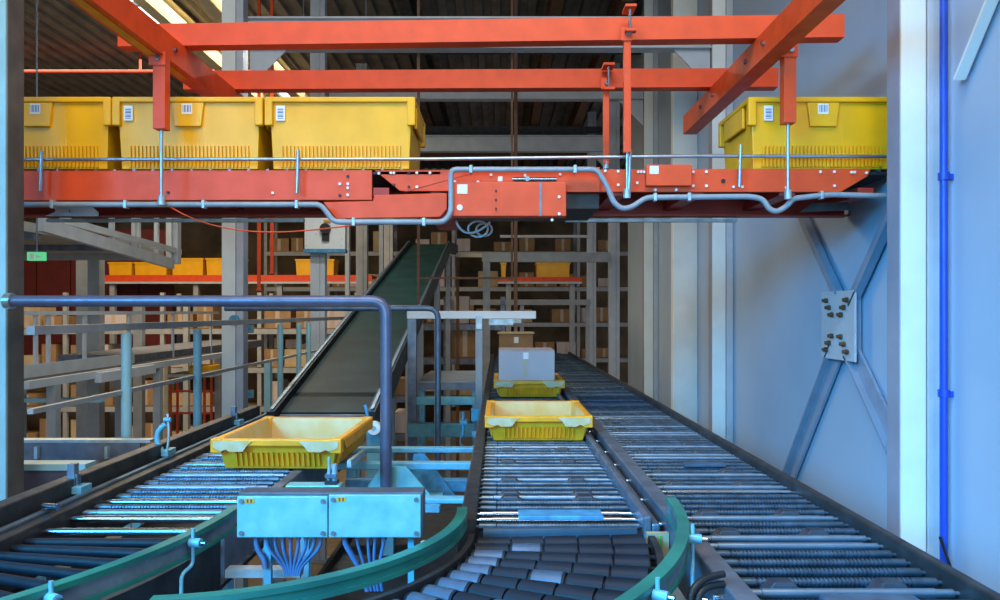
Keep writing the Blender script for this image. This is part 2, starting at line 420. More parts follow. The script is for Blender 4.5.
# flat cover plates between rollers
def cover(t, xa, xb, ya, yb, m='blue_cover', name='cover_plate', lift=.004):
    return MB().box(xa, xb, ya, yb, ZR - .002 + lift - .004, ZR + lift + .004).build(name, m, t, .002)
cover(right, .53, .685, 1.205, 1.245, 'sleeve_pale')
cover(right, .57, .70, 2.305, 2.335, 'sleeve_pale')
# bolts along the left rail
for y in [1.05 + .22*k for k in range(12)]:
    MB().tube([(.3715, y, RT - .03), (.364, y, RT - .03)], .007, 6).build('bolt', 'chrome', right)

for (a0, b0, a1, b1) in ((690, 600, 716, 574), (697, 604, 718, 584)):
    MB().tube(bez(pt(a0, b0, 1.2), pt(a0 + 2, b0 - 18, 1.2), pt(a1 - 8, b1 + 2, 1.23), (.3715, 1.24, pz(b1, 1.24))), .006, 8).build('hose', 'black', right)
XM = 0.135
def pat_mid(i):
    if i in (1, 2): return 'bright'
    return ('ring', 'ring', 'smooth', 'ring', 'ring', 'smooth', 'ring')[i % 7]
mid = lane('middle roller conveyor carrying the two yellow trays and the carton', XM, 1.66, 8.2,
     ((XM + .186, XM + .203, RT + .002, ZR - .10, 'rail_steel'), (XM + .2035, XM + .222, RT - .014, ZR - .10, 'steel'), (XM - .222, XM - .186, RT, ZR - .10, 'rail_dark')), pat_mid, humps=lambda i: i % 9 in (4, 8) or i in (5,))
cover(mid, XM - .09, XM + .105, 1.715, 1.775, 'blue_cover')
MB().box(XM - .17, XM + .17, 1.655, 1.668, ZR - .05, ZR - .004).build('end_strip', 'steel', mid)

XL = -0.815
def pat_left(i): return ('bright', None, 'bright', 'smooth', 'ring', 'bright', 'ring', 'ring', 'smooth')[i % 9] if i < 6 else ('ring', 'ring', 'smooth')[i % 3]
left = lane('left roller conveyor below the foot of the belt incline', XL, 1.62, 3.34,
     ((XL + .19, XL + .222, ZR - .003, ZR - .10, 'rail_steel'), (XL - .216, XL - .186, RT - .004, ZR - .10, 'rail_dark'), (XL - .232, XL - .2165, RT + .004, ZR - .06, 'steel')), pat_left, tall_left=1.5)
MB().box(XL - .285, XL - .245, 1.48, 3.33, RT - .10, RT + .040).build('side_board', 'rail_dark', left, .004)
for y in (1.86, 3.0):
    b = MB().box(XL - .262, XL - .222, y, y + .05, RT + .003, RT + .02).build('bracket', 'blue_frame', left)
    MB().box(XL - .262, XL - .244, y + .01, y + .03, RT + .02, RT + .075).build('bracket_plate', 'rail_steel', b)
    MB().tube([(XL - .242, y + .02, RT + .02), (XL - .242, y + .02, RT + .05)], .008, 8).build('bracket_bolt', 'chrome', b)
for (y, dx) in ((1.70, 0),):
    MB().tube([(XL - .185, y, RT + .012), (XL - .225, y + .01, RT + .012)], .008, 8).build('eye_bolt', 'chrome', left)

# ================================================================== CURVES
def curve(label, cx, cy, a_end, n_roll, look):
    t = thing('curved_roller_conveyor', label, 'conveyor', (cx + .72, cy - .35, 0))
    c = (cx, cy); r0, r1 = .53, (.885 if look == 'rubber' else .91)
    if look == 'rubber':
        h = .1775; p = [(-h - .015, .006), (-h, .006), (-h, .0175)]
        segs = 5
        for i in range(segs):
            xa = -h + 2*h*i/segs; xb = -h + 2*h*(i+1)/segs; ra = .0175 + .010*i/segs; rb = .0175 + .010*(i+1)/segs
            p += [(xa + .002, ra), (xb - .003, rb), (xb - .003, rb*.75), (xb - .0005, rb*.75)]
        p += [(h, .006), (h + .015, .006)]
        sr = piece('roller', lathe_x(p, 16), 'rubber')
        def sleeve(i):
            xa = -h + 2*h*i/segs; xb = -h + 2*h*(i+1)/segs; ra = .0182 + .010*i/segs; rb = .0182 + .010*(i+1)/segs
            return piece('sleeve', lathe_x([(xa + .006, ra*.9), (xa + .006, ra), (xb - .008, rb), (xb - .008, rb*.9)], 16), 'sleeve_pale')
        sl = [sleeve(i) for i in range(segs)]
    else:
        h = .19
        sr = piece('roller', lathe_x([(-h - .015, .004), (-h, .004), (-h, .009), (h, .011), (h, .004), (h + .015, .004)], 16), 'rubber')
        sb = piece('roller', lathe_x([(-h - .015, .004), (-h, .004), (-h, .009), (h, .011), (h, .004), (h + .015, .004)], 16), 'steel')
    for i in range(n_roll):
        a = -1.5 + a_end * i / (n_roll - 1)
        ar = R(a); rm = (r0 + r1)/2
        s_ = sr
        if look != 'rubber' and i >= 5 and i % 2 == 0: s_ = sb
        o = put(s_, t, (cx + rm*math.cos(ar), cy + rm*math.sin(ar), ZR - (.026 if look == "rubber" else .012)), (0, 0, ar))
        if look == 'rubber':
            for k in ([0] if i > 1 else []) + ([random.choice((1, 2, 3))] if i % 3 == 1 else []):
                q = sl[k].copy(); COL.objects.link(q); q.parent = o; q.location = (0, 0, 0)
            if i >= n_roll*0.55 and i % 2 == 0:
                pass
    drop(sr)
    if look == 'rubber': drop(*sl)
    else: drop(sb)
    lo, hi = min(0, a_end), max(0, a_end)
    MB().arc(c, r0 - .02, r0 - .008, lo, hi, ZR - .12, ZR - .004, 28).build('inner_frame', 'rail_dark', t)
    MB().arc(c, r1 + .012, r1 + .026, lo, hi, ZR - .13, ZR - .008, 28).build('outer_frame', 'rail_dark', t)
    MB().arc(c, r0, r1, lo, hi, ZR - .15, ZR - .14, 20).build('drip_pan', 'black', t)
    for a in (a_end*.12, a_end*.55):
        for r in (r0, r1):
            x, y = cx + r*math.cos(R(a)), cy + r*math.sin(R(a))
            MB().box(x - .02, x + .02, y - .02, y + .02, 0, ZR - .151).build('leg', 'blue_frame', t)
    return t, c
def guard(t, c, r, a0, a1, zt, hgt=.034, th=.014, straight=0, face='guard_face'):
    g = MB(); g.arc(c, r - th/2, r + th/2, a0, a1, zt - hgt, zt - .010, 30)
    if straight: g.box(c[0] + r - th/2, c[0] + r + th/2, c[1], c[1] + straight, zt - hgt, zt - .010)
    o = g.build('guard_rail', face, t)
    g = MB(); g.arc(c, r - th/2 - .004, r + th/2 + .004, a0, a1, zt - .0098, zt, 30)
    g.arc(c, r - th/2 - .004, r + th/2 + .004, a0, a1, zt - hgt - .008, zt - hgt - .0002, 30)
    g.build('guard_edge', 'guard_green', o)
    return o
def zbracket(t, c, r, a, zt, side, drop_=.10, off=.03):
    """bent rod with clamp knobs that holds a guard rail"""
    ca, sa = math.cos(R(a)), math.sin(R(a))
    def q(rr, da, z): return (c[0] + rr*ca - da*sa, c[1] + rr*sa + da*ca, z)
    r1 = r + side*.017
    path = roundpath([q(r1, 0, zt + .012), q(r1, 0, zt - .055), q(r1, -.035, zt - .062), q(r1, -.035, zt - .062 - drop_)], .012)
    o = MB().tube(path, .0036, 8).build('bracket', 'blue_frame', t)
    for (da, z) in ((0, zt - .014), (-.035, zt - .062 - drop_*.5)):
        MB().tube([q(r1 - side*.006, da, z), q(r1 + side*.016, da, z)], .0085, 10).build('clamp_knob', 'blue_frame', o)
        MB().tube([q(r1 + side*.0165, da, z), q(r1 + side*.026, da, z)], .0045, 6).build('clamp_bolt', 'chrome', o)

tm, cm = curve('curved conveyor with dark segmented rollers at the end of the middle lane', -.575, 1.62, -72, 17, 'rubber')
GZ = EYE - .430
guard(tm, cm, .495, -84, 4, GZ, .024, face='guard_green')
guard(tm, cm, .945, -60, 0, EYE - .40, .034)
zbracket(tm, cm, .945, -15, EYE - .40, 1)
zbracket(tm, cm, .945, -33, EYE - .40, 1)
for a in (-20, ): MB().tube([(cm[0] + .47*math.cos(R(a)), cm[1] + .47*math.sin(R(a)), GZ - .03), (cm[0] + .452*math.cos(R(a)), cm[1] + .452*math.sin(R(a)), GZ - .03)], .014, 10).build('clamp_knob', 'galv', tm)
tl, cl = curve('curved conveyor with bright and dark rollers at the end of the left lane', -1.53, 1.60, -66, 15, 'mixed')
guard(tl, cl, .965, -64, 0, EYE - .415, .036)
zbracket(tl, cl, .965, -12, EYE - .415, 1)
zbracket(tl, cl, .965, -29, EYE - .415, 1)
t = thing('end_panel', 'beige panel with green stripe between the curve and the wall conveyor', 'panel', (.35, 1.64, 0))
MB().box(.322, .370, 1.632, 1.644, 0, ZR - .006).build('board', 'card_pale', t)
MB().box(.350, .354, 1.6295, 1.6315, 0.2, ZR - .012).build('stripe', 'green_line', t)
t = thing('cable_pan', 'black sheet metal pan low between the two curved conveyors', 'pan', (-.33, 1.6, 1.6))
MB().box(-.53, -.13, 1.36, 3.3, 1.60, 1.61).build('sheet', 'black', t)  # black sheet added to darken the gap between the lanes
for x in (-.52, -.14):
    MB().box(x - .006, x + .006, 1.36, 3.3, 1.6102, 1.64).build('lip', 'black', t)
    for y in (1.4, 3.2): MB().box(x - .015, x + .015, y - .015, y + .015, 0, 1.5998).build('leg', 'rail_dark', t)
drop(*src.values()); drop(hump_src)

# ================================================================== JUNCTION BOX AND CABLES
d = 1.47
t = thing('junction_box', 'wide pale blue junction box with two lids and cables below', 'junction box', (px(330, d), d, pz(537, d)))
xa, xm, xb = px(237.5, d), px(328.5, d), px(423, d); zb, zt = pz(537, d), pz(494.5, d)
MB().box(xa, xb, d + .004, d + .05, zb + .001, zt + .003).build('housing', 'box_top', t, .002)
for (a, b, dz) in ((xa, xm - .001, -.003), (xm + .001, xb - .004, 0)):
    ld = MB().box(a, b, d - .004, d + .0038, zb, zt + dz).build('lid', 'panel_blue', t, .0015)
    for sx in (a + .009, b - .009):
        for sz in (zb + .009, zt + dz - .009):
            MB().tube([(sx, d - .0042, sz), (sx, d - .008, sz)], .0045, 8).build('screw', 'rail_steel', ld)
    MB().box(a + .016, a + .034, d - .0052, d - .0042, zt + dz - .0125, zt + dz - .004).build('tag', 'orange_tag', ld)
    for k in (0, 1): MB().box(a + .020 + k*.007, a + .023 + k*.007, d - .0058, d - .0053, zt + dz - .0115, zt + dz - .005).build('tag_print', 'rust', ld)
gx = [px(v, d) for v in (252, 263, 271, 279, 287, 295, 303, 311, 318)]
foot = (px(290, d + .03), d + .03, pz(577, d + .03))
for i, x in enumerate(gx):
    g = MB().tube([(x, d + .025, zb + .0005), (x, d + .025, zb - .012)], .0055, 8).build('cable_gland', 'cable', t)
    fx = foot[0] + (i - 4)*.004
    tgt = (fx, foot[1] + .01, foot[2]) if i else (px(262, d), d + .02, pz(572, d))
    MB().tube(bez((x, d + .025, zb - .012), (x, d + .025, zb - .045), (tgt[0], tgt[1], tgt[2] + .03), tgt, 8), .0036 if i else .0055, 6).build('cable', 'cable', t)
for i, (v, e, rr) in enumerate(((342, 358, .006), (355, 362, .0035), (366, 366, .0035), (373, 369, .0035), (382, 373, .0035))):
    x = px(v, d)
    MB().tube([(x, d + .025, zb + .0005), (x, d + .025, zb - .012)], .0065, 8).build('cable_gland', 'cable', t)
    MB().tube(bez((x, d + .025, zb - .012), (x, d + .025, zb - .03), (px(e, d), d + .03, zb - .06), (px(e + 6, d), d + .04, zb - .12), 8), rr, 6).build('cable', 'cable', t)
MB().box(px(259, d), px(266, d), d + .03, d + .044, 1.6105, zb + .0005).build('leg', 'blue_frame', t)
MB().box(px(406, d), px(412, d), d + .03, d + .044, 1.6105, zb + .0005).build('leg', 'blue_frame', t)
t2 = tag(MB().box(px(225, 1.56), px(300, 1.56), 1.56, 1.59, pz(578, 1.56), pz(570, 1.56)).build('cable_tray', 'galv'), 'narrow metal tray that the cable bundle under the junction box drops to', 'cable tray')

# ================================================================== CROSS FRAMES BETWEEN THE LANES
def crossbar(name, label, d, xa, xb, y0, y1, m, dep=.04):
    return tag(MB().box(px(xa, d), px(xb, d), d, d + dep, pz(y1, d), pz(y0, d)).build(name, m, None, .003), label, 'crossbar')
crossbar('crossbar', 'blue crossbar beside the bend of the middle guard rail', 1.95, 424, 470, 499, 504, 'blue_frame')
crossbar('crossbar', 'blue crossbar under the front right corner of the left tray', 2.5, 336, 474, 463, 470, 'blue_frame')
o = crossbar('crossbar', 'short pale blue crossbar behind the junction box', 1.75, 285, 340, 485.5, 491, 'panel_blue')
MB().box(px(300, 1.75), px(308, 1.75), 1.755, 1.785, 1.6105, pz(491.1, 1.75)).build('leg', 'blue_frame', o)
crossbar('crossbar', 'thin blue crossbar just behind the left tray', 2.8, 352, 478, 448, 453, 'blue_frame')
crossbar('crossbar', 'wide blue crossbar low between the two lanes', 2.66, 345, 474, 480, 492, 'blue_cover')
o = tag(MB().bar(pt(349, 464, 2.2), pt(364, 452, 2.5), .012, .02).build('brace_bar', 'galv'), 'short slanted metal bar beside the right side of the left tray', 'bar')
# guard rails: bent tubes standing between the lanes
d = 2.4
t = thing('guard_rail_tube', 'thick bent guard rail tube in front of the left column', 'guard rail', (px(386, d), d, pz(496, d)))
MB().tube(roundpath([(px(8, d), d, EYE + .035), (px(386, d), d, EYE + .035), (px(386, d), d, pz(503, d))], .05, 8), .0185, 14).build('tube', 'tube_paint', t)
MB().tube([(px(6, d), d, EYE + .035), (px(13, d), d, EYE + .035)], .026, 12).build('end_collar', 'tube_steel', t)
MB().bar((px(9, d), d + .02, EYE + .035), (px(9, d), d + .19, EYE + .035), .03, .03).build('wall_bracket', 'tube_steel', t)
fp = MB().prism([(px(356, d), pz(504, d)), (px(436, d), pz(504, d)), (px(405, d), pz(468, d)), (px(380, d), pz(468, d))], 'y', d + .022, d + .032).build('gusset', 'panel_blue', t)
MB().prism([(d + .033, pz(504, d)), (d + .20, pz(504, d)), (d + .033, pz(470, d))], 'x', px(399, d), px(401, d)).build('stiffener', 'panel_blue', t)
MB().box(px(352, d), px(440, d), d - .03, d + .2, pz(510, d), pz(504.5, d)).build('foot_plate', 'blue_frame', t)
MB().box(px(380, d), px(392, d), d + .03, d + .07, 1.6105, pz(510.2, d)).build('leg', 'blue_frame', t)
o = tag(MB().prism([(px(408, 2.62), pz(497, 2.62)), (px(455, 2.62), pz(497, 2.62)), (px(424, 2.62), pz(455, 2.62)), (px(413, 2.62), pz(455, 2.62))], 'y', 2.635, 2.647).build('gusset_plate', 'blue_cover'), 'blue triangular gusset plate behind the foot of the thick guard rail', 'gusset plate')
d = 4.0
t = thing('guard_rail_tube', 'thin bent guard rail tube to the right of the belt incline', 'guard rail', (px(438, d), d, 1.5))
MB().tube(roundpath([(px(225, d), d, EYE + .02), (px(438, d), d, EYE + .02), (px(438, d), d, 0.02)], .06, 8), .0155, 12).build('tube', 'rail_steel', t)
MB().tube([(px(438, d), d, 0), (px(438, d), d, .019)], .05, 12).build('foot_plate', 'rail_steel', t)
# small sensor post next to the left tray
d = 1.77
t = thing('sensor_bracket', 'small bright sensor bracket at the front right corner of the left tray', 'sensor', (px(331, d), d, pz(485, d)))
zc_ = pz(485.5, 1.75)
MB().tube([(px(329, d), d, zc_ + .008), (px(329, d), d, pz(457, d))], .004, 8).build('rod', 'galv', t)
MB().tube([(px(334.5, d), d, zc_ + .008), (px(334.5, d), d, pz(464, d))], .007, 8).build('rod', 'galv', t)
MB().box(px(326, d), px(337, d), d - .012, d + .012, pz(477, d), pz(473.5, d)).build('clamp', 'steel', t)
MB().box(px(326, d), px(338, d), d - .015, d + .015, zc_ + .0002, zc_ + .008).build('base', 'rail_dark', t)
d = 2.95
t = thing('belt_end_wheel', 'round pale wheel on a bracket at the right foot of the belt incline', 'wheel', (px(374, d), d, pz(432, d)))
MB().tube([(px(374, d), d - .01, pz(428, d)), (px(374, d), d + .02, pz(428, d))], .026, 16).build('disc', 'white', t)
MB().tube([(px(374, d), d - .013, pz(428, d)), (px(374, d), d - .0101, pz(428, d))], .010, 12).build('hub', 'galv', t)
MB().box(px(366, d), px(379, d), d + .021, d + .04, 1.612, pz(424, d)).build('plate', 'blue_frame', t)
MB().tube(bez(pt(365, 405, d), pt(368, 412, d), pt(366, 418, d), pt(370, 424, d)), .007, 6).build('cable', 'blue_cover', t)

# ================================================================== TRAYS AND TOTES
def shell(L, W, H, tb, th):
    """open tapered box; L along x, W along y, tb the inset at the foot"""
    def ring(ix, z): a, b = L/2 - ix, W/2 - ix; return [(-a,-b,z),(a,-b,z),(a,b,z),(-a,b,z)]
    vs = ring(tb, 0) + ring(0, H) + ring(th, H) + ring(tb + th, th)
    fs = [(3,2,1,0), (12,13,14,15)]
    for k in range(4):
        j = (k+1) % 4
        fs += [(k, j, 4+j, 4+k), (4+k, 4+j, 8+j, 8+k), (8+k, 8+j, 12+j, 12+k)]
    return MB().add(vs, fs)
def rim(L, W, z0, z1, o, i):
    def ring(e, z): a, b = L/2 + e, W/2 + e; return [(-a,-b,z),(a,-b,z),(a,b,z),(-a,b,z)]
    vs = ring(o, z0) + ring(o, z1) + ring(-i, z1) + ring(-i, z0); fs = []
    for k in range(4):
        j = (k+1) % 4
        for r_ in range(4): q = (r_+1) % 4; fs.append((r_*4+k, r_*4+j, q*4+j, q*4+k))
    return MB().add(vs, fs)
def make_tray():
    t = thing('plastic_tray', '', 'tray')
    W, L, H = .365, .46, .092     # W along x
    b = shell(W, L, H, .018, .008).build('body', 'tray_yellow', t, .003)
    # the scuffed pale inside is a liner face of its own
    li = shell(W - .018, L - .018, H - .010, .016, .002)
    o = li.build('inner_lining', 'tray_inner', t); o.location = (0, 0, .0095)
    rim(W, L, H - .020, H + .002, .013, .0082).build('rim', 'tray_yellow', t, .004)
    mb = MB()
    for s in (-1, 1):
        n = 17
        for i in range(n):
            x = -.125 + .25*i/(n-1); sl = .018*(1 - .030/H)
            mb.add([(x-.004, s*(L/2 - .0165), .010), (x+.004, s*(L/2 - .0165), .010), (x+.004, s*(L/2 - .004), .052), (x-.004, s*(L/2 - .004), .052),
                    (x-.003, s*(L/2 - .009), .010), (x+.003, s*(L/2 - .009), .010), (x+.003, s*(L/2 + .0025), .052), (x-.003, s*(L/2 + .0025), .052)],
                   [(0,1,2,3),(4,5,6,7),(0,1,5,4),(1,2,6,5),(2,3,7,6),(3,0,4,7)])
        for i in range(22):
            y = -.18 + .36*i/21
            mb.add([(s*(W/2 - .0165), y-.004, .010), (s*(W/2 - .0165), y+.004, .010), (s*(W/2 - .004), y+.004, .052), (s*(W/2 - .004), y-.004, .052),
                    (s*(W/2 - .009), y-.003, .010), (s*(W/2 - .009), y+.003, .010), (s*(W/2 + .0025), y+.003, .052), (s*(W/2 + .0025), y-.003, .052)],
                   [(0,1,2,3),(4,5,6,7),(0,1,5,4),(1,2,6,5),(2,3,7,6),(3,0,4,7)])
    o = mb.build('ribs', 'tray_yellow', t)
    for s in (-1, 1):
        for e in (-1, 1):
            xx = lambda v: s*v
            MB().prism([(xx(.188), H - .022), (xx(.188), H - .004), (xx(.07), H - .004), (xx(.085), H - .016), (xx(.098), H - .034), (xx(.135), H - .036), (xx(.15), H - .028), (xx(.165), H - .034)],
                       'y', e*(L/2 + .0135), e*(L/2 + .0165)).build('hand_grip', 'tray_worn', t)
        MB().prism([(-L/2 + .02, H - .004), (L/2 - .02, H - .004), (L/2 - .05, H - .034), (-L/2 + .05, H - .034)], 'x', s*(W/2 + .0135), s*(W/2 + .0155)).build('side_flap', 'tray_yellow', t)
    for e in (-1, 1):
        for s in (-1, 1): MB().box(s*(W/2 + .0145), s*(W/2 - .02), e*(L/2 + .0145), e*(L/2 - .02), H - .040, H + .0035).build('corner', 'tray_yellow', t, .003)
    return t
tray = make_tray()
TP = [((px(538.8, 2.73), 2.73 + .245), 'empty yellow tray right in front of the tray with the carton', 0),
      ((px(529.5, 4.15), 4.15 + .245), 'yellow tray holding the large grey-white carton', 0),
      ((px(277.5, 2.235), 2.235 + .245), 'empty scuffed yellow tray at the foot of the belt incline', R(-1.5))]
for i, ((x, y), lab, rz) in enumerate(TP):
    o = tray if i == 0 else copy_tree(tray)
    o.location = (x, y, ZR + .001); o.rotation_euler = (0, 0, rz); o['label'] = lab; o['group'] = 'yellow trays on the roller conveyors'
# carton in the second tray
x, y = px(527, 4.2), 4.40
t = thing('carton', 'grey-white cardboard carton standing in a yellow tray', 'carton', (x, y, ZR + .015))
zb = ZR + .050; zt = pz(351, 4.24)
MB().box(x - .158, x + .158, y - .165, y + .165, zb, zt).build('body', 'card_white', t, .004)
for s in (-1, 1): MB().box(x + s*.157, x + s*.003, y - .164, y + .164, zt + .0005, zt + .004).build('flap', 'card_white', t)
MB().box(x - .016, x + .006, y - .1668, y - .1655, zb + .06, zt - .002).build('tape', 'tape', t)
MB().box(x - .020, x + .010, y - .168, y - .167, zt - .045, zt - .008).build('label', 'white', t)

def make_tote():
    t = thing('storage_tote', '', 'tote')
    L, W, H = .545, .37, .268
    shell(L, W, H, .012, .006).build('body', 'yellow', t, .004)
    rim(L, W, H - .016, H + .004, .013, .0062).build('rim', 'yellow', t, .004)
    mb = MB()
    for s in (-1, 1):
        for i in range(32):
            x = -.225 + .45*i/31
            y0 = s*(W/2 - .0115); y1 = s*(W/2 - .0065)
            mb.add([(x-.0045, y0, .008), (x+.0045, y0, .008), (x+.0045, y1, .088), (x-.0045, y1, .088),
                    (x-.0035, y0 + s*.009, .008), (x+.0035, y0 + s*.009, .008), (x+.0035, y1 + s*.0065, .088), (x-.0035, y1 + s*.0065, .088)],
                   [(0,1,2,3),(4,5,6,7),(0,1,5,4),(1,2,6,5),(2,3,7,6),(3,0,4,7)])
    mb.build('ribs', 'yellow', t)
    for e in (-1, 1):
        for s in (-1, 1): MB().box(s*(L/2 + .0145), s*(L/2 - .016), e*(W/2 + .0145), e*(W/2 - .012), H - .105, H + .001).build('corner', 'yellow', t, .004)
    for s in (-1, 1):
        MB().box(s*(L/2 + .001), s*(L/2 + .013), -.12, .12, H - .10, H - .0165).build('end_handle', 'yellow', t, .004)
    return t
def front_panel(t):
    L, W, H = .545, .37, .268
    y = -W/2
    o = MB().prism([(-.062, H - .017), (.062, H - .017), (.050, H - .108), (-.050, H - .108)], 'y', y - .010, y + .002).build('label_holder', 'yellow', t, .003)
    q = MB().box(-.022, .018, y - .0116, y - .0104, H - .062, H - .022).build('barcode_label', 'white', o)
    b = MB()
    for k, ww in enumerate((.002, .004, .0015, .004, .002, .003)): b.box(-.017 + k*.0055, -.017 + k*.0055 + ww, y - .0122, y - .0117, H - .054, H - .028)
    b.build('barcode', 'print_blue', q)
def side_label(t, x, w=.034):
    y = -.37/2 + .0; H = .268
    q = MB().box(x, x + w, y - .0050, y - .0005, H - .085, H - .028).build('barcode_label', 'white', t)
    b = MB()
    for k, hh in enumerate((.003, .005, .002, .005, .003, .004)): b.box(x + .006, x + w - .006, y - .0056, y - .0051, H - .078 + k*.0068, H - .078 + k*.0068 + hh)
    b.build('barcode', 'print_blue', q)
ZT = pz(169, 2.87)    # top of the overhead carrier
plain = make_tote()
DF = 2.865
def tote_at(lab, pxc, panel, lab_x=None, rz=0):
    t = copy_tree(plain); t['label'] = lab; t['group'] = 'yellow totes on the overhead conveyor'
    ORG[t.name] = Vector((0,0,0))
    for ch in t.children: ORG[ch.name] = Vector((0,0,0))
    if panel: front_panel(t)
    if lab_x is not None: side_label(t, lab_x)
    t.location = (px(pxc, DF), DF + .185, ZT); t.rotation_euler = (0, 0, rz)
    return t
tote_at('yellow tote half hidden by the brown-grey column', 37.3, True)
tote_at('yellow tote with two barcode labels behind a red hanger post on the left', 188.5, True, -.245)
tote_at('yellow tote without a label holder, at the open end of its row', 340.5, False, -.245)
tote_at('yellow tote standing alone near the right wall', 822.5, True, -.225)
for ch in list(plain.children): drop(ch)
drop(plain)

# ================================================================== OVERHEAD RED CONVEYOR
DY = 2.85; DB = 3.29
t = thing('overhead_conveyor', 'red overhead conveyor crossing the whole hall with yellow totes on it', 'conveyor', (0, DY, ZT - .1))
def front(poly, m='red', y0=DY, th=.010, name='side_plate', bev=.002, par=None):
    return MB().prism([(px(a, y0), pz(b, y0)) for a, b in poly], 'y', y0, y0 + th).build(name, m, par or t, bev)
ZTOP = 170
front([(-300, 171), (372, 170), (372, 200), (-300, 201)], name='side_channel')
front([(374, 170), (600, 169), (600, 192), (400, 191)], y0=DY + .012, name='joint_plate')
front([(323, 202), (373, 201), (374, 195), (447, 193), (447, 209), (440, 217), (336, 218.5)], y0=DY - .004, name='drip_plate')
front([(586, 169.5), (858, 168.5), (871, 169), (868, 176), (841, 192), (586, 192)], name='side_channel')
front([(452, 167), (600, 167), (600, 192), (566, 192), (566, 184), (452, 184)], y0=DY - .014, name='joint_plate')
MB().box(px(452, DY), px(565, DY), DY - .055, DY + .011, pz(218, DY), pz(184.5, DY)).build('motor_cover', 'red', t, .003)
MB().box(px(538.5, DY), px(541, DY), DY - .058, DY - .0552, pz(218, DY), pz(185, DY)).build('cover_seam', 'rail_steel', t)
MB().box(px(645, DY), px(690, DY), DY - .03, DY - .001, pz(187, DY), pz(166, DY)).build('gear_cover', 'red', t, .003)
MB().box(px(648, DY), px(657, DY), DY - .032, DY - .0301, pz(175.5, DY), pz(167.5, DY)).build('type_label', 'white', t)
MB().box(px(458, DY), px(468, DY), DY - .057, DY - .0552, pz(196, DY), pz(187, DY)).build('type_label', 'white', t)
MB().tube([(px(460.5, DY), DY - .0552, pz(209.5, DY)), (px(460.5, DY), DY - .058, pz(209.5, DY))], .011, 14).build('round_label', 'white', t)
MB().box(px(498, DY), px(502.5, DY), DY - .016, DY - .0142, pz(182, DY), pz(177, DY)).build('type_label', 'white', t)
MB().box(px(514, DY), px(556, DY), DY - .017, DY - .0142, pz(182, DY), pz(178, DY)).build('slot', 'black', t)
MB().tube([(px(512, DY), DY - .02, pz(180, DY)), (px(556, DY), DY - .02, pz(180, DY))], .004, 8).build('tension_screw', 'chrome', t)
MB().tube([(px(527, DY), DY - .024, pz(180, DY)), (px(527, DY), DY - .032, pz(180, DY))], .010, 8).build('tension_nut', 'chrome', t)
def bolts(lst, m='white', yy=DY, r=.0055):
    mb = MB()
    for a, b in lst: mb.tube([(px(a, yy), yy - .0005, pz(b, yy)), (px(a, yy), yy - .006, pz(b, yy))], r, 8)
    return mb.build('bolts', m, t)
bolts([(340, 184), (348, 184), (348, 188), (348, 195), (273, 193)])
bolts([(340, 195.5), (348, 176.5), (168.5, 192.5)], 'black')
bolts([(379, 173.5), (391, 173), (394, 173), (417, 173), (430, 173), (417, 187)], yy=DY + .012)
bolts([(409, 173), (409, 187), (394, 185)], 'black', yy=DY + .012)
bolts([(455, 182), (491, 175), (478, 182), (525, 175.5), (560, 174.5), (559, 197)], yy=DY - .0142)
bolts([(496, 191), (496, 200), (496, 209)], 'black', yy=DY - .0552, r=.004)
bolts([(559, 197), (559, 214), (552, 220)], yy=DY - .0552)
bolts([(605, 171), (618, 171.5), (618, 185), (637, 183), (638, 172), (641, 172), (644, 172), (693, 172), (706, 172), (693, 186), (706, 186), (733, 187), (742, 187), (655, 190), (676, 190), (820, 172), (834, 172), (851, 172.5), (854, 172.5), (866, 173), (834, 186), (786, 187.5)])
bolts([(569, 184), (590, 187), (723, 181)], 'black', r=.008)
# rear frame, seen from below, and the cross members that tie both sides
MB().box(px(-300, DY), 1.515, DB, DB + .012, pz(203, DY), pz(170, DY)).build('side_channel', 'red_dark', t)
MB().box(px(-300, DY), 1.515, DB - .05, DB - .0005, pz(203, DY) + .001, pz(203, DY) + .008).build('channel_flange', 'red_dark', t)
for xx in (-2.8, -2.2, -1.6, -1.15, -.8, -.45, .15, .45, .75, 1.1, 1.4):
    MB().box(xx - .03, xx + .03, DY + .0125, DB - .0005, pz(203, DY) + .03, pz(203, DY) + .06).build('cross_member', 'red_dark', t)
MB().box(px(-300, DY), px(440, DY), DY + .012, DB - .001, ZT - .022, ZT - .012).build('slide_bed', 'rail_dark', t)
MB().box(px(600, DY), 1.515, DY + .012, DB - .001, ZT - .022, ZT - .012).build('slide_bed', 'rail_dark', t)
rs = piece('roller', MB().tube([(0, DY + .013, 0), (0, DB - .001, 0)], .0055, 8), 'steel')
rs2 = 0
for k in range(62):
    xx = -3.0 + k*.073
    if -.3 < xx < .35: continue
    if xx > 1.5: break
    c = rs.copy(); COL.objects.link(c); c.parent = t; c.location = Vector((xx, 0, ZT - .0062)) - ORG[t.name]
drop(rs)
MB().box(px(440, DY), px(600, DY), DY + .03, DB - .01, ZT - .15, ZT - .03).build('gearbox', 'black', t)
MB().box(px(430, DY), px(452, DY), DY + .03, DB - .01, ZT - .19, ZT - .05).build('gearbox', 'red_dark', t)
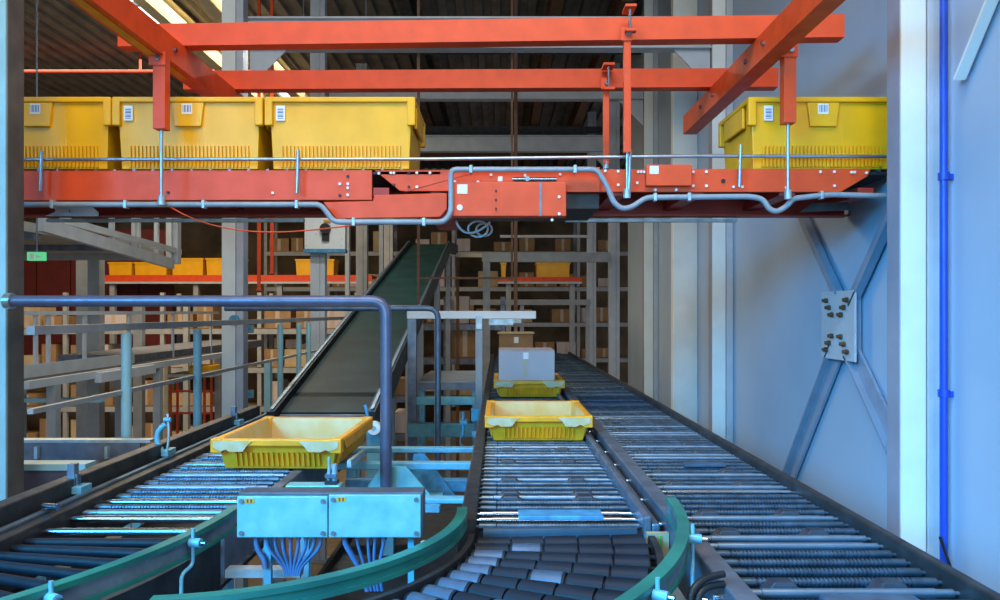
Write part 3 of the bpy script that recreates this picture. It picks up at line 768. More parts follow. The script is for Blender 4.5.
# galvanised strip under the rear frame
for (a, b) in ((50, 305), (565, 735)):
    MB().box(px(a, DB), px(b, DB), DB - .03, DB + .0, pz(222.5, DB), pz(219.5, DB)).build('lower_strip', 'galv', t)
MB().prism([(px(45, 3.0), pz(216, 3.0)), (px(98, 3.0), pz(216, 3.0)), (px(98, 3.0), pz(212, 3.0)), (px(92, 3.0), pz(207, 3.0)), (px(55, 3.0), pz(207, 3.0)), (px(55, 3.0), pz(212, 3.0))], 'y', 3.0, 3.006).build('hole_plate', 'paint_pale', t)
MB().tube([(px(v, 3.0), 2.9995, pz(211, 3.0)) for v in (70, 70.01)], .006, 8).build('plate_hole', 'black', t)
MB().prism([(px(800, 3.0), pz(212, 3.0)), (px(853, 3.0), pz(210, 3.0)), (px(848, 3.0), pz(202, 3.0)), (px(812, 3.0), pz(203, 3.0))], 'y', 3.0, 3.006).build('hole_plate', 'rail_dark', t)
# conduit along the front
yc = DY - .030
def P2(lst, y=yc): return [(px(a, y), y, pz(b, y)) for a, b in lst]
c1 = MB().tube(roundpath(P2([(-300, 204.5), (321, 204.5), (334, 222), (444, 222), (451, 213), (451, 169.5), (597, 169.5), (606, 184), (614, 203), (622, 209), (632, 207), (646, 197.5), (750, 196.5), (763, 199), (769, 209), (776, 212), (786, 207), (793, 198.5), (829, 194.5), (886, 196)], DY - .064), .022, 4), .0105, 10).build('conduit', 'conduit', t)
for (a, b) in ((53, 204.5), (126, 204.5), (204, 204.5), (297, 204.5), (354, 222), (424, 222), (471, 169.5), (575, 169.5), (655, 197.3), (689, 197), (821, 195.3)):
    y = DY - .064; q = MB().box(px(a, y) - .006, px(a, y) + .006, y - .013, y + .014, pz(b, y) - .015, pz(b, y) + .015).build('conduit_clip', 'galv', c1, .002)
# guide rod and its stanchions
yg = DY - .02
g = MB().tube([(px(-300, yg), yg, pz(160, yg)), (px(430, yg), yg, pz(159, yg)), (px(700, yg), yg, pz(156, yg)), (px(892, yg), yg, pz(156.5, yg))], .0068, 10).build('guide_rod', 'tube_steel', t)
for (a, b0, b1) in ((41, 151, 191), (297.5, 150, 193), (740, 145, 187), (629.5, 150, 193)):
    y = DY - .034; MB().tube([(px(a + .8, y), y, pz(b0, y)), (px(a - .6, y), y, pz(b1, y))], .0065, 8).build('rod_stanchion', 'tube_steel', t)
# loops of loose cable under the motor
for k, (sx, r_) in enumerate(((478, 10), (484, 8))):
    pts = [(px(sx + r_*math.cos(a), 2.95), 2.95 + .02*k, pz(229 + r_*.8*math.sin(a), 2.95)) for a in [i*2*PI/14 for i in range(15)]]
    MB().tube(pts, .005, 6).build('cable_loop', 'paint_grey', t)
MB().tube(bez(pt(456, 221, 2.93), pt(462, 238, 2.93), pt(476, 236, 2.93), pt(490, 222, 2.93)), .005, 6).build('cable_loop', 'paint_grey', t)
# red air hose, sagging from left to right below the frame
MB().tube(bez(pt(170, 207, 2.83), pt(240, 250, 2.83), pt(330, 225, 2.83), pt(372, 224, 2.83), 16), .003, 6).build('hose', 'red', t)
MB().tube(bez(pt(405, 192, 2.80), pt(420, 188, 2.80), pt(460, 176, 2.78), pt(472, 174, 2.78), 8), .002, 6).build('hose', 'red_dark', t)

# ================================================================== RED STEEL BEAMS AND HANGERS
def channel(name, label, a, b, hgt, wid, m='red', open_side=1):
    """C channel from a to b (bottom centre line)"""
    t_ = thing(name, label, 'beam', a)
    A = Vector(a); B = Vector(b); dr = (B - A).normalized(); sd = dr.cross(Vector((0,0,1))).normalized()
    up = Vector((0,0,1))
    th = .009
    MB().bar(A + up*hgt/2 - sd*open_side*wid/2, B + up*hgt/2 - sd*open_side*wid/2, th, hgt).build('web', m, t_)
    o = sd*open_side*th/2
    MB().bar(A + up*(th/2) + o, B + up*(th/2) + o, wid, th).build('flange', m, t_)
    MB().bar(A + up*(hgt - th/2) + o, B + up*(hgt - th/2) + o, wid, th).build('flange', m, t_)
    return t_
zb1 = pz(38.0, 2.83); H1 = .086
channel('red_beam', 'upper red steel beam crossing the hall above the totes', (px(122, 2.95), 2.95, zb1), (px(841, 2.85), 2.85, zb1), H1, .055, open_side=-1)
zb2 = zb1
channel('red_beam', 'lower red steel beam behind the upper one, above the totes', (px(186, 3.5), 3.5, zb1 - .004), (px(776, 3.46), 3.46, zb1 - .004), H1, .055, open_side=-1)
XA, XB = -1.255, 1.005
ll = channel('red_beam', 'red steel beam running lengthwise above the left totes', (XA, 1.9, zb1 - .099), (XA, 3.62, zb1 - .099), .096, .06, open_side=-1)
MB().bar((XA - .005, 1.95, zb1 - .1012), (XA - .005, 3.0, zb1 - .1012), .03, .003).build('worn_strip', 'orange_tag', ll)  # orange strip along the underside of the beam
rr_ = channel('red_beam', 'red steel beam running lengthwise above the right tote', (XB, 1.9, zb1 - .099), (XB, 3.95, zb1 - .099), .096, .06, open_side=1)
for (x, y) in ((XB - .034, 2.75), (XB - .034, 2.95), (XB - .034, 3.4), (XB - .034, 3.6)):
    MB().tube([(x, y, zb1 - .05), (x - .010, y, zb1 - .05)], .010, 8).build('bolt', 'chrome', rr_)
MB().tube([(XA + .034, 2.82, zb1 - .05), (XA + .044, 2.82, zb1 - .05)], .010, 8).build('bolt', 'chrome', ll)
# hangers
def hanger(label, x, y, ztop, zmid, zbot, w_=.045, rod=.006, thin=False):
    t_ = thing('hanger_post', label, 'hanger', (x, y, zbot))
    MB().box(x - w_/2, x + w_/2, y - w_/2, y + w_/2, zmid, ztop).build('square_tube', 'red', t_, .002)
    MB().box(x - w_/2 - .012, x + w_/2 + .004, y - w_/2 - .006, y - w_/2 - .0005, ztop - .045, ztop + .004).build('bracket', 'red', t_)
    MB().tube([(x, y - w_/2 - .0062, ztop - .02), (x, y - w_/2 - .014, ztop - .02)], .010, 8).build('bolt', 'chrome', t_)
    if zmid > zbot: MB().tube([(x, y, zbot), (x, y, zmid)], rod, 8).build('rod', 'tube_steel', t_)
    MB().tube([(x, y, zbot - .004), (x, y, zbot + .03)], .014, 8).build('end_nut', 'galv', t_)
    return t_
yh = 2.755
hanger('red hanger post in front of the tote with two barcode labels', px(161.5, yh), yh, pz(55, yh), pz(130, yh), pz(204, yh))
hanger('red hanger post in front of the lone right tote', px(788, yh), yh, pz(47, yh), pz(124, yh), pz(198, yh))
yh = 2.775
hanger('slim red hanger bar fixed to the upper red beam', px(627, yh), yh, pz(30, yh), pz(153, yh), pz(197, yh), .026, .005)
yh = 3.39
hanger('slim red hanger bar fixed to the lower red beam', px(606, yh), yh, pz(80, yh), pz(165, yh), pz(168, yh), .026, .005)
for (lab, a, b, y) in (('bolted clamp on the upper red beam', 628.5, 8, 2.775), ('bolted clamp on the lower red beam', 607.5, 65, 3.39)):
    t_ = thing('beam_clamp', lab, 'clamp', (px(a, y), y, pz(b + 28, y)))
    MB().tube([(px(a, y), y - .03, pz(b + 3, y)), (px(a, y), y - .03, pz(b + 24, y))], .005, 8).build('clamp_bolt', 'chrome', t_)
    MB().box(px(a - 5, y), px(a + 6, y), y - .045, y + .035, pz(b + 3, y), pz(b + .5, y)).build('top_lug', 'red', t_)
    MB().box(px(a - 5, y), px(a + 6, y), y - .045, y - .014, pz(b + 27, y), pz(b + 24.5, y)).build('bottom_lug', 'red', t_)

# ================================================================== BELT INCLINE
XI = -.795; Y0, Y1, Z0 = 3.42, 8.5, ZR + .012; SL = .2413
t = thing('belt_conveyor', 'long dark green belt incline rising to the back of the hall', 'conveyor', (XI, Y0, 0))
def zi(y): return Z0 + SL*(y - Y0)
n = (0, -SL, 1)
MB().bar((XI, Y0, zi(Y0)), (XI, Y1, zi(Y1)), .40, .012, n).bar((XI, Y1, zi(Y1)), (XI, Y1 + 1.6, zi(Y1) + .10), .40, .012).build('belt', 'belt', t)
for s in (-1, 1):
    MB().bar((XI + s*.225, Y0 - .06, zi(Y0 - .06) - .03), (XI + s*.225, Y1, zi(Y1) - .03), .035, .13, n).build('side_rail', 'rail_dark', t)
    MB().bar((XI + s*.225, Y0 - .06, zi(Y0 - .06) + .040), (XI + s*.225, Y1, zi(Y1) + .040), .014, .008, n).build('rail_edge', 'steel', t)
    MB().bar((XI + s*.225, Y1, zi(Y1) - .03), (XI + s*.225, Y1 + 1.6, zi(Y1) + .07), .035, .13).build('side_rail', 'rail_dark', t)
    for y in (3.9, 5.4, 6.9, 8.4):
        MB().box(XI + s*.225 - .025, XI + s*.225 + .025, y - .03, y + .03, 0, zi(y) - .10).build('leg', 'paint_grey', t)
MB().tube([(XI - .2, Y0 - .005, zi(Y0) - .03), (XI + .2, Y0 - .005, zi(Y0) - .03)], .028, 14).build('end_roller', 'rail_steel', t)

# ================================================================== CENTRE GATE AND FRAMES
d = 4.5
t = thing('scanner_gate', 'grey gate frame with white top bar standing over the middle lane', 'gate', (px(445, d), d, 0))
MB().box(px(407.5, d), px(416, d), d, d + .05, 0, pz(319, d)).build('post', 'rail_steel', t)
MB().box(px(475.5, d), px(482.5, d), d, d + .05, 0, pz(319, d)).build('post', 'paint_grey', t)
MB().box(px(407, d), px(536, d), d - .005, d + .055, pz(318.8, d), pz(311, d)).build('top_bar', 'white', t, .004)
MB().box(px(476, d), px(482, d), d - .012, d - .0055, pz(329, d), pz(316, d)).build('corner_plate', 'galv', t)
MB().box(px(489, d), px(513, d), d - .012, d + .03, pz(325, d), pz(319, d)).build('scanner', 'galv', t)
crossbar('crossbar', 'upper pale blue crossbar between the belt incline and the middle lane', 4.505, 416.1, 475.4, 397, 405, 'panel_blue', .04)
crossbar('crossbar', 'lower blue crossbar between the belt incline and the middle lane', 4.42, 407, 475, 424, 437, 'panel_blue', .0795)
d = 4.9
t = thing('transfer_table', 'dark grey flat transfer table behind the thin guard rail', 'table', (px(436, d), d, 0))
MB().box(px(418, d), px(478, d), d, d + .9, pz(390, d), pz(383, d)).build('front_edge', 'rail_steel', t)
MB().box(px(418, d), px(478, d), d + .02, d + .9, pz(382.9, d), pz(381.5, d)).build('top', 'paint_grey', t)
for a in (419, 472): MB().box(px(a, d), px(a + 5, d), d + .02, d + .08, 0, pz(390.1, d)).build('leg', 'blue_frame', t)
# small blue sensors with a cable next to the middle tray
d = 3.9
t = thing('sensor_bracket', 'blue sensor block with curled cable beside the empty middle tray', 'sensor', (px(475, d), d, pz(440, d)))
MB().box(px(471, d), px(479, d), d, d + .03, pz(421, d), pz(409, d)).build('sensor', 'blue_frame', t, .003)
MB().box(px(472, d), px(482, d), d - .01, d + .04, pz(437, d), pz(431, d)).build('clamp', 'galv', t, .003)
MB().box(px(473.5, d), px(476.5, d), d + .005, d + .02, pz(431, d), pz(421, d)).build('stem', 'rail_steel', t)
MB().tube([(px(463, d), d, pz(436, d)), (px(463.5, d), d, pz(412, d))], .008, 8).box(px(460, d), px(467, d), d - .02, d + .02, pz(424, d), pz(420, d)).build('lamp', 'blue_frame', t)
MB().tube(bez(pt(461, 436, d), pt(455, 452, d), pt(480, 450, d), pt(476, 438, d)), .004, 6).build('cable', 'galv', t)
# frames behind: grey gantry with horizontal beams between posts
d = 9.3
t = thing('gantry_frame', 'grey gantry frame under the overhead conveyor reaching to the far columns', 'gantry', (px(540, d), d, 0))
MB().box(px(483, d), px(490, d), d, d + .09, 0, pz(262, d)).build('post', 'paint_grey', t)
MB().box(px(482, d), px(611, d), d, d + .10, pz(261.8, d), pz(252.5, d)).build('beam', 'paint_grey', t)
MB().box(px(456, d), px(481.8, d), d + .02, d + .07, pz(257, d), pz(253, d)).build('beam', 'cream', t)
MB().box(px(456, d), px(459, d), d + .02, d + .06, 0, pz(257.2, d)).build('post', 'rust', t)
d = 11.2
t = thing('gantry_frame', 'lower grey gantry beam with thin posts behind the carton', 'gantry', (px(520, d), d, 0))
MB().box(px(436, d), px(591, d), d, d + .10, pz(305, d), pz(299.5, d)).build('beam', 'paint_grey', t)
for a in (436, 520, 586): MB().box(px(a, d), px(a + 4, d), d + .02, d + .07, 0, pz(305.2, d)).build('post', 'paint_grey', t)
MB().box(px(500, d), px(590, d), d, d + .05, pz(237.5, d), pz(235, d)).build('upper_beam', 'paint_pale', t)
MB().box(px(587, d), px(590, d), d + .01, d + .05, pz(299.3, d), pz(238, d)).build('upper_post', 'paint_pale', t)
d = 7.0
t = thing('drop_post', 'thin rust brown post with a small bracket hanging below the overhead motor', 'post', (px(516, d), d, pz(310, d)))
MB().box(px(514, d), px(517.5, d), d, d + .03, pz(312, d), 5.61).build('post', 'rust', t)
MB().box(px(503, d), px(521, d), d - .02, d + .05, pz(323, d), pz(312.2, d)).build('bracket', 'galv', t)
d = 5.0
t = thing('hanging_frame', 'thin rust brown hanging frame in front of the upper belt incline', 'frame', (px(418, d), d, pz(305, d)))
MB().box(px(417, d), px(419.8, d), d, d + .02, pz(304, d), 5.61).build('post', 'rust', t)
MB().box(px(511, d), px(513, d), d, d + .02, pz(281, d), 5.61).build('post', 'rust', t)
MB().box(px(420, d), px(510.8, d), d + .002, d + .018, pz(279, d), pz(277, d)).build('tie_bar', 'rust', t)
# sensor box on the third column
d = 7.098
t = thing('sensor_box', 'white box with black camera and blue lower edge on the left', 'sensor box', (px(324, d), d, pz(252, d)))
MB().box(px(304.5, d), px(345, d), d, d + .10, pz(249, d), pz(217, d)).build('housing', 'white', t, .004)
MB().box(px(303.5, d), px(345.5, d), d - .004, d + .104, pz(252.5, d), pz(249.1, d)).build('lower_edge', 'blue_cover', t)
MB().tube([(px(326, d), d - .0005, pz(229, d)), (px(326, d), d - .05, pz(229, d))], .05, 14).build('camera', 'black', t)
MB().box(px(322.5, d), px(329.5, d), d - .03, d - .0005, pz(241, d), pz(233.5, d)).build('camera_foot', 'black', t)
MB().box(px(324, d), px(331, d), d - .02, d - .0005, pz(222.5, d), pz(220, d)).build('clip', 'orange_tag', t)
for (a, b) in ((307, 246), (342, 246), (316, 234), (342, 239)): MB().tube([(px(a, d), d - .0005, pz(b, d)), (px(a, d), d - .005, pz(b, d))], .004, 6).build('screw', 'rail_steel', t)
# round blue tag on the bright column
t = thing('round_tag', 'small blue round tag fixed to the bright ribbed column', 'tag', (px(233, 4.88), 4.88, pz(320, 4.88)))
MB().tube([(px(233.5, 4.88), 4.8995, pz(320, 4.88)), (px(233.5, 4.88), 4.885, pz(320, 4.88))], .034, 16).build('disc', 'blue_frame', t)
MB().box(px(231.5, 4.88), px(235.5, 4.88), 4.880, 4.8848, pz(324, 4.88), pz(316, 4.88)).build('bar', 'blue_cover', t)
for (lab, y0) in (('upper pale blue arrow plate on the shaded side of the bright column', 325), ('lower pale blue arrow plate on the shaded side of the bright column', 390)):
    d = 5.3
    t = thing('arrow_plate', lab, 'sign', (px(250, d), d, pz(y0 + 8, d)))
    MB().box(px(246, d), px(253.5, d), d, d + .01, pz(y0 + 8, d), pz(y0, d)).build('plate', 'panel_blue', t)
    MB().prism([(px(247.5, d), pz(y0 + 6, d)), (px(251.5, d), pz(y0 + 4, d)), (px(247.5, d), pz(y0 + 2, d))], 'y', d - .003, d - .0004).build('arrow', 'blue_cover', t)
    MB().box(px(244, d), px(248, d), d + .0105, d + .03, pz(y0 + 5, d), pz(y0 + 3, d)).build('holder', 'rail_steel', t)

# ================================================================== LEFT SIDE: WALKWAYS AND RAILINGS
XW = -1.6
t = thing('walkway_railing', 'grey railing with round pale blue stanchions along the left walkway', 'railing', (XW, 3.2, 1.6))
MB().bar((XW, 2.56, 2.337), (XW, 8.5, 2.337), .03, .03).build('top_rail', 'paint_grey', t)
MB().bar((XW, 2.56, 2.06), (XW, 8.5, 2.06), .02, .018).build('mid_rail', 'paint_grey', t)
for (y) in (3.18, 3.93, 5.42, 5.92, 6.22):
    MB().tube([(XW + .02, y, 1.3), (XW + .02, y, 2.31)], .021, 12).build('stanchion', 'cyan_post', t)
MB().box(XW - .5, XW + .06, 3.14, 8.5, 1.24, 1.3).build('walkway_deck', 'rail_dark', t)
for y in (3.4, 5.5, 8.2):
    for x in (XW - .45, XW): MB().box(x - .03, x + .03, y - .03, y + .03, 0, 1.24).build('leg', 'paint_grey', t)
# side lane: galvanised channels across the left
d = 3.0
t = thing('side_table', 'blue-grey steel channel table behind the left lane', 'table', (px(90, d), d, 0))
MB().box(px(-5, d), px(140, d), d, d + .012, pz(460, d), pz(443, d)).build('channel_web', 'rail_steel', t)
MB().box(px(-5, d), px(150, d), d - .0, d + .05, pz(442.8, d), pz(440, d)).build('channel_flange', 'galv', t)
for a in (37, 107): MB().box(px(a, d), px(a + 3, d), d - .02, d - .0005, pz(458, d), pz(446, d)).build('bracket', 'galv', t)
MB().box(px(-5, d), px(145, d), d + .0125, d + .12, pz(460, d), pz(459, d)).build('bed', 'rail_dark', t)
for a in (10, 130): MB().box(px(a, d), px(a + 8, d), d + .02, d + .05, 0, pz(460.2, d)).build('leg', 'blue_frame', t)
d = 2.72
t = thing('side_channel_beam', 'low purple-grey channel beam with bright top edge beside the left lane', 'beam', (px(60, d), d, 0))
MB().box(px(0, d), px(86, d), d, d + .015, pz(495, d), pz(470.5, d)).build('web', 'tube_paint', t)
MB().box(px(0, d), px(86, d), d - .005, d + .07, pz(470.3, d), pz(464, d)).build('flange', 'cyan_post', t)
MB().box(px(30, d), px(38, d), d + .02, d + .05, 0, pz(495.5, d)).build('leg', 'blue_frame', t)
d = 2.36
t = thing('air_hose_stand', 'curved blue air hose on a small stand beside the left lane', 'hose', (px(166, d), d, RT))
MB().tube(bez(pt(165, 455, d), pt(153, 442, d), pt(156, 430, d), pt(166, 424, d)), .009, 8).build('hose', 'blue_frame', t)
MB().tube(bez(pt(167.5, 414, d), pt(169, 430, d), pt(170, 440, d), pt(166, 453, d)), .004, 8).build('thin_hose', 'galv', t)
MB().box(px(164, d), px(170.5, d), d - .02, d + .04, RT + .0045, RT + .022).build('foot', 'blue_frame', t)
MB().tube([pt(164, 420, d), pt(171, 420, d)], .007, 8).build('coupling', 'blue_cover', t)

# second walkway further left, with toe board and thin railings
XS = -3.3
t = thing('far_walkway', 'pale grey walkway with toe board and thin railing far left', 'walkway', (XS, 5, 1.9))
zt_ = EYE - .118*3.3
MB().box(XS - .7, XS + .004, 4.9, 6.75, zt_ - .12, zt_ - .09).build('deck', 'paint_grey', t)
MB().box(XS + .005, XS + .02, 4.9, 6.75, zt_ - .12, zt_ + .02).build('toe_board', 'paint_pale', t)
MB().bar((XS, 4.9, EYE - .008), (XS, 8.8, EYE - .008), .025, .03).build('top_rail', 'paint_pale', t)
MB().bar((XS, 4.9, EYE - .15), (XS, 8.8, EYE - .15), .02, .02).build('mid_rail', 'paint_pale', t)
for y in (5.35, 5.5, 5.98, 6.7, 7.6, 8.6): MB().box(XS - .015, XS + .0045, y - .015, y + .015, zt_ - .09, EYE - .02).build('stanchion', 'paint_pale', t)
MB().box(XS - .7, XS, 6.8, 10.5, zt_ - .09, zt_ + .0).build('side_frame', 'rail_steel', t)
for y in (5.2, 6.6, 8.9): MB().box(XS - .06, XS - .0, y - .04, y + .04, 0, zt_ - .121).build('leg', 'paint_grey', t)
t = thing('far_conveyor', 'pale grey conveyor side frame below the far left walkway', 'conveyor', (-3.0, 5, 1.9))
zc = EYE - .155*2.9
MB().bar((-2.9, 4.6, zc), (-2.9, 8.2, zc), .04, .05).build('side_rail', 'paint_pale', t)
MB().bar((-2.86, 5.35, zc - .02), (-2.86, 6.2, zc - .02), .05, .07).build('guide', 'paint_pale', t)
MB().bar((-3.07, 4.6, zc - .01), (-3.07, 8.2, zc - .01), .28, .02).build('bed', 'rail_dark', t)
for y in (4.9, 6.4, 8.0): MB().box(-2.94, -2.88, y - .03, y + .03, 0, zc - .026).build('leg', 'paint_grey', t)
tag(MB().box(px(20, 5.2), px(101, 5.2), 5.2, 5.26, pz(402.5, 5.2), pz(398.5, 5.2)).build('blue_rail', 'cyan_post'), 'thin bright blue horizontal bar below the left walkway railing', 'bar')

# mezzanine slab and inclined chute under the overhead conveyor on the left
t = thing('mezzanine_deck', 'grey mezzanine deck on the far left under the overhead conveyor', 'platform', (-4, 5, 2.9))
MB().box(-5.4, -3.45, 5.2, 7.6, 2.99, 3.06).build('deck', 'paint_grey', t)
MB().box(-5.4, -3.43, 7.605, 7.68, 2.93, 3.08).build('edge_beam', 'paint_grey', t)
for y in (5.6, 6.6): MB().box(-5.4, -3.47, y, y + .08, 2.94, 2.9895).build('joist', 'rail_steel', t)
MB().box(-4.22, -4.1, 7.69, 7.8, 0, 3.0).build('leg', 'paint_grey', t)
t = thing('inclined_chute', 'pale inclined chute with hanging posts dropping behind the red conveyor', 'chute', pt(110, 245, 7))
def chp(x, y): d = 5.3 + (x - 40)/135*2.5; return Vector(pt(x, y, d))
MB().bar(chp(40, 224), chp(172, 264), .05, .10).build('side_rail', 'paint_pale', t)
MB().bar(chp(62, 220), chp(180, 252), .04, .055).build('side_rail', 'paint_pale', t)
for (x, y) in ((107, 244), (130, 252), (134, 250), (153, 256), (167, 260)):
    q = chp(x, y); MB().box(q.x - .018, q.x + .018, q.y + .06, q.y + .10, q.z - .02, q.z + .5).build('hanging_post', 'paint_pale', t)
q = chp(167, 258); MB().box(q.x - .06, q.x + .06, q.y + .11, q.y + .2, q.z - .05, q.z + 1.0).build('main_post', 'paint_pale', t)
# exit sign
d = 5.1
t = thing('exit_sign', 'small green and white lit exit sign on the far left', 'sign', (px(35, d), d, pz(260, d)))
MB().box(px(27, d), px(43, d), d, d + .04, pz(260.5, d), pz(252, d)).build('panel', 'sign_green', t)
MB().box(px(30, d), px(34, d), d - .004, d - .0003, pz(259, d), pz(253.5, d)).build('pictogram', 'white', t)
MB().prism([(px(36, d), pz(254, d)), (px(41, d), pz(256.3, d)), (px(36, d), pz(258.5, d))], 'y', d - .004, d - .0003).build('arrow', 'white', t)
MB().tube([(px(35, d), d + .02, pz(252, d)), (px(35, d), d + .02, 5.61)], .006, 6).build('hanger_rod', 'rail_steel', t)

# ================================================================== FAR BACKGROUND
# dark red partition on the far left
t = thing('red_partition', 'dark red partition wall on the far left behind the exit sign', 'partition', (-8, 13.6, 0))
for k in range(5): MB().box(-9.0 + k*.62, -8.4 + k*.62, 13.6, 13.66, 1.6, 3.9).build('panel', 'door_red', t)
MB().box(-9.0, -5.9, 13.62, 13.7, 0, 1.598).build('lower_panel', 'brown_wall', t)
# far conveyors with totes
def far_lane(label, d, xa, xb, yt, yb, tot, glabel, group):
    t = thing('far_conveyor', label, 'conveyor', (px((xa+xb)/2, d), d, 0))
    MB().box(px(xa, d), px(xb, d), d, d + .03, pz(yb, d), pz(yt, d)).build('side_channel', 'red', t)
    MB().box(px(xa, d), px(xb, d), d + .031, d + .5, pz(yt, d) - .05, pz(yt, d) - .002).build('bed', 'red_dark', t)
    MB().box(px(xa, d), px(xb, d), d - .02, d + .02, pz(yb + 2.2, d), pz(yb + .2, d)).build('lower_strip', 'paint_pale', t)
    n_ = max(2, int((xb - xa)/60))
    for k in range(n_): a = xa + 8 + (xb - xa - 20)*k/(n_-1); MB().box(px(a, d), px(a + 5, d), d + .05, d + .13, 0, pz(yt, d) - .051).build('leg', 'paint_grey', t)
    for i, (a, b, y0) in enumerate(tot):
        x0, x1 = px(a, d), px(b, d); z0 = pz(yt, d)
        q = thing('storage_tote', glabel[i], 'tote', ((x0+x1)/2, d + .25, z0), group)
        cx = (x0 + x1)/2; hw = (x1 - x0)/2; H = pz(y0, d) - z0
        body = shell(2*hw - .03, .38, H, .01, .008); body.v = [(v[0] + cx, v[1] + d + .25, v[2] + z0) for v in body.v]; body.build('body', 'yellow', q)
        r_ = rim(2*hw - .03, .38, H - .03, H, .012, .008); r_.v = [(v[0] + cx, v[1] + d + .25, v[2] + z0 + .002) for v in r_.v]; r_.build('rim', 'yellow', q)
    return t
far_lane('far red conveyor with yellow totes seen left of the sensor box', 13, 100, 372, 275, 281.5, [(106, 131, 262), (132, 166, 262), (169.5, 202.5, 258), (204, 240, 258), (294, 334, 259)], ['small yellow tote at the outer end of the far red conveyor', 'small lower yellow tote between two totes on the far red conveyor', 'taller small yellow tote in the far row, just left of the bright column', 'small yellow tote half hidden by the bright ribbed column', 'small yellow tote behind the column with the sensor box'], 'totes on the far conveyor')
far_lane('short far red conveyor below the gantry frame', 12.4, 498, 582, 277, 281.5, [(500, 507, 262), (536, 571, 262)], ['narrow yellow tote beside the hanging dark post below the gantry', 'wide yellow tote alone on the short far conveyor below the gantry'], 'totes below the gantry')
# racks with cartons
SHELF = ('lowest', 'second', 'third', 'fourth', 'fifth', 'sixth')
CNAME = {'card': 'brown', 'card_pale': 'light brown', 'card_white': 'grey-white'}
CARD = ('card', 'card_pale', 'card', 'card_white')
def rack(label, d, xa, xb, levels, glabel, group, fill=.8, dep=.6, m='paint_grey', bay=1.15, top=3.2):
    t = thing('storage_rack', label, 'rack', ((xa+xb)/2, d, 0))
    nb = max(1, round((xb - xa)/bay)); bw = (xb - xa)/nb
    for k in range(nb + 1):
        for yy in (d, d + dep): MB().box(xa + k*bw - .03, xa + k*bw + .03, yy - .03, yy + .03, 0, top).build('upright', m, t)
    for z in levels:
        MB().box(xa, xb, d - .035, d + .0, z - .09, z - .012).build('shelf_beam', m, t)
        MB().box(xa, xb, d - .03, d + dep + .03, z - .0115, z).build('shelf', 'brown_wall', t)
        for k in range(nb):
            x = xa + k*bw + .06
            while x < xa + (k+1)*bw - .25:
                wd = random.uniform(.22, .42); h = random.uniform(.16, .40)
                if x + wd > xa + (k+1)*bw - .04: break
                if random.random() < fill:
                    mm = random.choice(CARD)
                    c = MB().box(x, x + wd, d + .03, d + .45, z + .001, z + h).build('carton', mm, None, 0)
                    tag(c, '%s cardboard carton on the %s shelf of the %s' % (CNAME[mm], SHELF[levels.index(z)], glabel), 'carton', group)
                    MB().box(x + wd*.42, x + wd*.58, d + .0285, d + .0298, z + .01, z + h - .01).build('tape', 'tape', c)
                x += wd + random.uniform(.02, .09)
    return t
rack('long storage rack with cartons at the far left', 11.6, -8.2, -2.2, (.35, .95, 1.55, 2.15), 'long rack at the far left', 'cartons on the far left rack', .85, top=2.7, bay=1.5)
rack('storage rack seen through the gap right of the belt incline', 9.9, -1.45, 0.05, (.3, .8, 1.3, 1.8, 2.25), 'rack right of the belt incline', 'cartons right of the incline', .8, .5, 'rail_steel', .75, 2.6)
rack('tall storage rack against the back wall below the gantry frame', 14.8, -4.6, 2.8, (.8, 1.5, 2.2, 2.9, 3.6, 4.3), 'tall rack against the back wall', 'cartons on the back wall rack', .7, .7, 'paint_grey', 1.25, 5.0)
# brown carton behind the grey one on the middle lane
d = 6.2
t = thing('carton', 'brown cardboard carton on the middle lane behind the grey-white carton', 'carton', (px(516, d), d + .2, ZR))
MB().box(px(499, d), px(533, d), d, d + .32, ZR + .001, pz(334, d)).build('body', 'card', t, .004)
MB().box(px(514, d), px(518.5, d), d - .0012, d - .0002, pz(343, d), pz(337, d)).build('label', 'white', t)
MB().box(px(497.5, d), px(534.5, d), d - .01, d + .33, pz(334, d) + .001, pz(334, d) + .012).build('lid', 'card_pale', t)
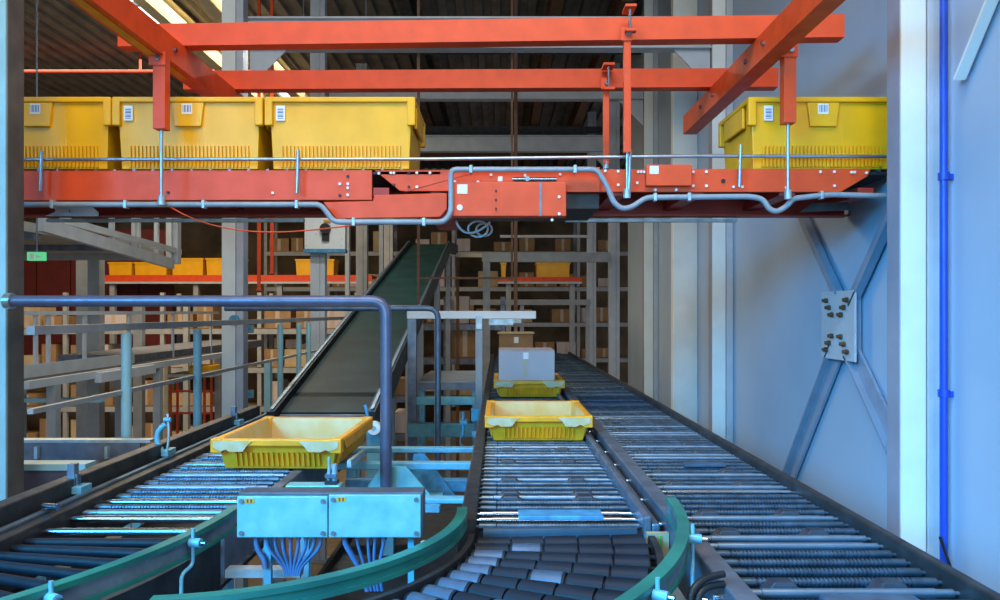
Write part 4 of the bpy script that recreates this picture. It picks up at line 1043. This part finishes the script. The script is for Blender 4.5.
# red frame with yellow load in the far left
d = 8.4
t = thing('red_stand', 'slim red stand with a yellow top at the far left', 'stand', (px(190, d), d, 0))
for a in (169, 176, 203, 210): MB().box(px(a, d), px(a + 1.8, d), d, d + .03, 0, pz(377, d)).build('post', 'red', t)
for y0 in (390, 412): MB().box(px(169, d), px(212, d), d - .01, d - .0005, pz(y0 + 2, d), pz(y0, d)).build('rail', 'red', t)
MB().box(px(168, d), px(213, d), d - .03, d + .4, pz(377, d) + .0005, pz(374, d)).build('top', 'white', t)
t2 = MB().box(px(188, d), px(210, d), d + .02, d + .3, pz(374, d) + .001, pz(366, d)).build('yellow_crate', 'yellow', None, .01); tag(t2, 'small yellow crate on the slim red stand', 'crate')
# red hanging posts behind the bright column
for (a, y0, y1, lab) in ((258.5, 223, 289, 'longer thin red post hanging between the bright column and the sensor box'), (271.5, 223, 272, 'shorter thin red post hanging between the bright column and the sensor box')):
    d = 6.0
    t = thing('red_post', lab, 'post', (px(a, d), d, pz(y1, d)))
    MB().box(px(a - 1.4, d), px(a + 1.4, d), d, d + .025, pz(y1, d), 5.61).build('post', 'red', t)
    MB().box(px(a - 2.4, d), px(a + 2.4, d), d - .004, d + .03, pz(y1, d) - .012, pz(y1, d) - .0005).build('foot', 'red', t)
# assorted far posts in the left background
for i, (a, b, y0, d, m, lab) in enumerate(((76, 87, 258, 7.9, 'paint_grey', 'grey post below the far left mezzanine'), (133, 142, 306, 8.6, 'paint_grey', 'grey post between the two nearest blue stanchions'),
        (164, 168, 352, 9.0, 'cream', 'thin cream post beside the slim red stand'), (183, 188, 300, 11.2, 'paint_grey', 'thin grey post beside the second blue stanchion'),
        (264, 270, 360, 7.4, 'cyan_post', 'pale post left of the belt incline below the railing'), (379, 383, 225, 9.6, 'paint_pale', 'thin pale post left of the incline top'),
        (345, 349, 222, 9.2, 'paint_pale', 'thin pale post right of the sensor box'))):
    t = thing('far_post', lab, 'post', (px((a+b)/2, d), d, 0))
    MB().box(px(a, d), px(b, d), d, d + .08, .01, pz(y0, d)).build('post', m, t)
    MB().box(px(a, d) - .04, px(b, d) + .04, d - .03, d + .11, 0, .0098).build('foot_plate', m, t)
